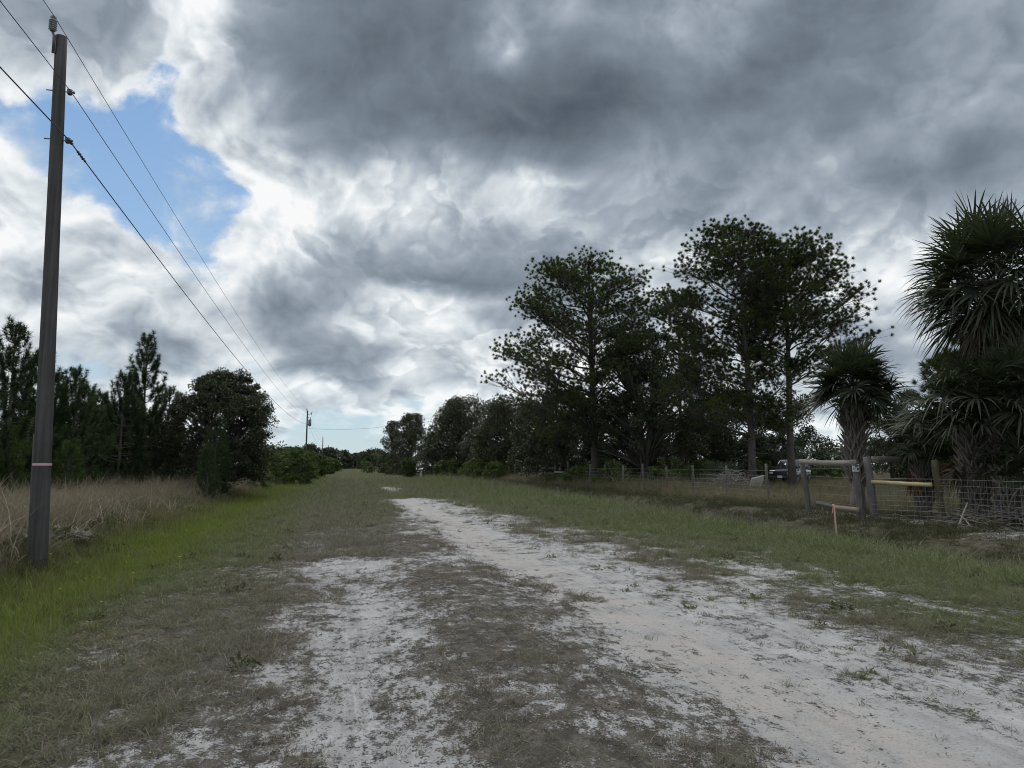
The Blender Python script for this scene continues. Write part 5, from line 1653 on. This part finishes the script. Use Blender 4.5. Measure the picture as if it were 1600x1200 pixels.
# survey stake with a coral ribbon
b = foot(1302, 16.4)
o = thing('survey_stake', b, 'thin wooden survey stake with a coral flag in front of the brace', 'stake')
tp = P(1299, 788, 16.4) - b
L = tp[2]
MB().box((0, 0, L / 2 - 0.05), (0.035, 0.02, L + 0.1), bev=0.003).build('stake', M['lath'], o).rotation_euler = (0.03, -0.06, 0)
fl = MB()
V, Q = [], []
for i in range(7):
    f = i / 6
    for s in (0, 1):
        V.append([-0.05 - 0.07 * f + 0.02 * math.sin(5 * f + s), 0.02 * math.sin(6 * f) + 0.012 - 0.05 * f, L - 0.03 - 0.19 * f + (0.055 - 0.01 * f) * s])
for i in range(6):
    Q.append([2 * i, 2 * i + 1, 2 * i + 3, 2 * i + 2])
fl.add(V, Q)
fl.tube([[-0.045, 0, L - 0.06], [-0.045, 0, L - 0.0]], 0.024, 8)
fl.build('flag', M['flag'], o)
# white marker stake by the far verge
b = foot(658, 96)
o = MB().box((0, 0, 0.45), (0.10, 0.06, 1.1), bev=0.01).box((0, 0, 1.03), (0.07, 0.04, 0.08), bev=0.01).build('marker_stake', M['white'], loc=b)
tag(o, 'small white marker stake on the far right verge', 'stake')
# dead branch leaning by the bushy palm
a = foot(1490, 16.6); e = P(1512, 785, 16.9)
o = MB().tube(bez(np.zeros(3), (e - a) * 0.5 + [0, 0, 0.04], e - a, 6), np.linspace(0.03, 0.012, 6), 6).build('fallen_branch', M['twig'], None, True, a)
tag(o, 'pale fallen branch leaning by the wire fence', 'branch')


# ------------------------------------------------------------------ vehicles
def loft(sections, mat_name, name, parent):
    """sections: rows (x, half width, z bottom, z shoulder, z top, half width at the top)"""
    V, Q = [], []
    n = len(sections)
    for x, hw, zb, zs, zt, ht in sections:
        ring = [(-hw * 0.94, zb), (-hw, zb + 0.12), (-hw, zs), (-ht, zt - 0.03), (-ht * 0.93, zt), (0, zt + 0.015), (ht * 0.93, zt), (ht, zt - 0.03), (hw, zs), (hw, zb + 0.12), (hw * 0.94, zb), (0, zb)]
        V += [[x, y, z] for y, z in ring]
    m = 12
    for i in range(n - 1):
        for k in range(m):
            Q.append([m * i + k, m * (i + 1) + k, m * (i + 1) + (k + 1) % m, m * i + (k + 1) % m])
    mb = MB()
    Tn = []
    for e, fl in ((0, False), (n - 1, True)):
        c = len(V)
        V.append(list(np.mean(V[m * e:m * e + m], axis=0)))
        for k in range(m):
            tri = [c, m * e + k, m * e + (k + 1) % m]
            Tn.append(tri[::-1] if fl else tri)
    mb.add(V, Q, Tn)
    return mb.build(name, M[mat_name], parent, False)


def vehicle(name, base, rz, label, cat, paint, cargo=True, plate=True):
    o = thing(name, base, label, cat, rz=rz)       # nose towards +x
    S = [(2.42, 0.78, 0.52, 0.78, 0.98, 0.70), (2.36, 0.86, 0.44, 0.84, 1.04, 0.76), (1.9, 0.90, 0.42, 0.90, 1.09, 0.80), (1.0, 0.91, 0.40, 0.95, 1.15, 0.82),
         (0.9, 0.91, 0.40, 0.97, 1.17, 0.83), (-0.9, 0.91, 0.40, 0.97, 1.10, 0.84), (-2.1, 0.90, 0.44, 0.97, 1.08, 0.84), (-2.38, 0.86, 0.52, 0.95, 1.04, 0.80)]
    body = loft(S, paint, 'body', o)
    loft([(0.92, 0.80, 1.10, 1.12, 1.16, 0.78), (0.35, 0.76, 1.08, 1.40, 1.72, 0.62), (0.15, 0.76, 1.08, 1.42, 1.78, 0.64), (-1.5, 0.76, 1.06, 1.42, 1.80, 0.64), (-2.15, 0.78, 1.06, 1.40, 1.72, 0.62), (-2.33, 0.79, 1.05, 1.12, 1.16, 0.76)], paint, 'cabin', o)
    # windscreen, side and rear glass sit 4 mm proud of the cabin
    g = MB()
    g.add([[0.905, -0.66, 1.185], [0.905, 0.66, 1.185], [0.40, 0.565, 1.69], [0.40, -0.565, 1.69]], [[0, 1, 2, 3]])
    V = np.array([[0.905, -0.66, 1.185], [0.905, 0.66, 1.185], [0.40, 0.565, 1.69], [0.40, -0.565, 1.69]])
    nrm = unit(np.cross(V[1] - V[0], V[3] - V[0])); nrm = nrm if nrm[0] > 0 else -nrm
    g = MB().add(np.vstack([V + nrm * 0.012, V - nrm * 0.03]), [[0, 1, 2, 3], [4, 7, 6, 5], [0, 4, 5, 1], [1, 5, 6, 2], [2, 6, 7, 3], [3, 7, 4, 0]])
    g.build('windscreen', M['glass'], o)
    for sg in (-1, 1):
        for x0, x1, xt0, xt1 in ((0.55, -0.35, 0.22, -0.35), (-0.45, -1.25, -0.45, -1.25), (-1.35, -2.15, -1.35, -2.02)):
            q = np.array([[x0, sg * 0.765, 1.20], [x1, sg * 0.765, 1.20], [xt1, sg * 0.690, 1.64], [xt0, sg * 0.690, 1.64]])
            g = MB().add(np.vstack([q + [0, sg * 0.012, 0.0], q - [0, sg * 0.06, 0]]), [[0, 1, 2, 3], [4, 7, 6, 5], [0, 4, 5, 1], [1, 5, 6, 2], [2, 6, 7, 3], [3, 7, 4, 0]])
            g.build('side_window', M['glass'], o)
        for x in (1.48, -1.45):
            w = MB()
            w.tube([[x, sg * 0.70, 0.38], [x, sg * 0.73, 0.38], [x, sg * 0.90, 0.38], [x, sg * 0.925, 0.38]], [0.30, 0.38, 0.38, 0.31], 24)
            wh = w.build('wheel', M['rubber'], o, False)
            w = MB()
            w.tube([[x, sg * 0.92, 0.38], [x, sg * 0.935, 0.38], [x, sg * 0.94, 0.38]], [0.22, 0.21, 0.06], 16)
            w.build('rim', M['steel'], wh)
        h = MB().box((2.385, sg * 0.60, 0.86), (0.10, 0.26, 0.16), bev=0.03)
        h.build('headlight', M['lens'], o)
        MB().box((-2.36, sg * 0.70, 0.90), (0.10, 0.14, 0.22), bev=0.02).build('tail_lamp', M['red_lens'], o)
        MB().box((0.62, sg * 0.99, 1.20), (0.10, 0.18, 0.14), bev=0.03).build('mirror', M['trim'], o)
    gr = MB().box((2.40, 0, 0.86), (0.07, 0.92, 0.17), bev=0.015)
    for k in range(4):
        gr.box((2.437, 0, 0.80 + 0.04 * k), (0.02, 0.88, 0.012))
    gr.build('grille', M['trim'], o)
    MB().box((2.44, 0, 0.56), (0.16, 1.70, 0.20), bev=0.05).build('front_bumper', M['trim'], o)
    MB().box((-2.40, 0, 0.58), (0.16, 1.70, 0.20), bev=0.05).build('rear_bumper', M['trim'], o)
    if plate:
        MB().box((2.53, 0, 0.60), (0.02, 0.32, 0.16), bev=0.004).build('number_plate', M['white'], o)
    return o


b = foot(1234, 51)
vehicle('parked_car', b + [0, 0, 0.12], R(-140), 'dark boxy four-wheel-drive car parked behind the domed pine trunk', 'car', 'navy')
b = foot(655, 107)
vehicle('parked_vehicle', b + [0, 0, 0.35], R(-100), 'white vehicle parked at the far fence under the trees', 'car', 'white', plate=False)
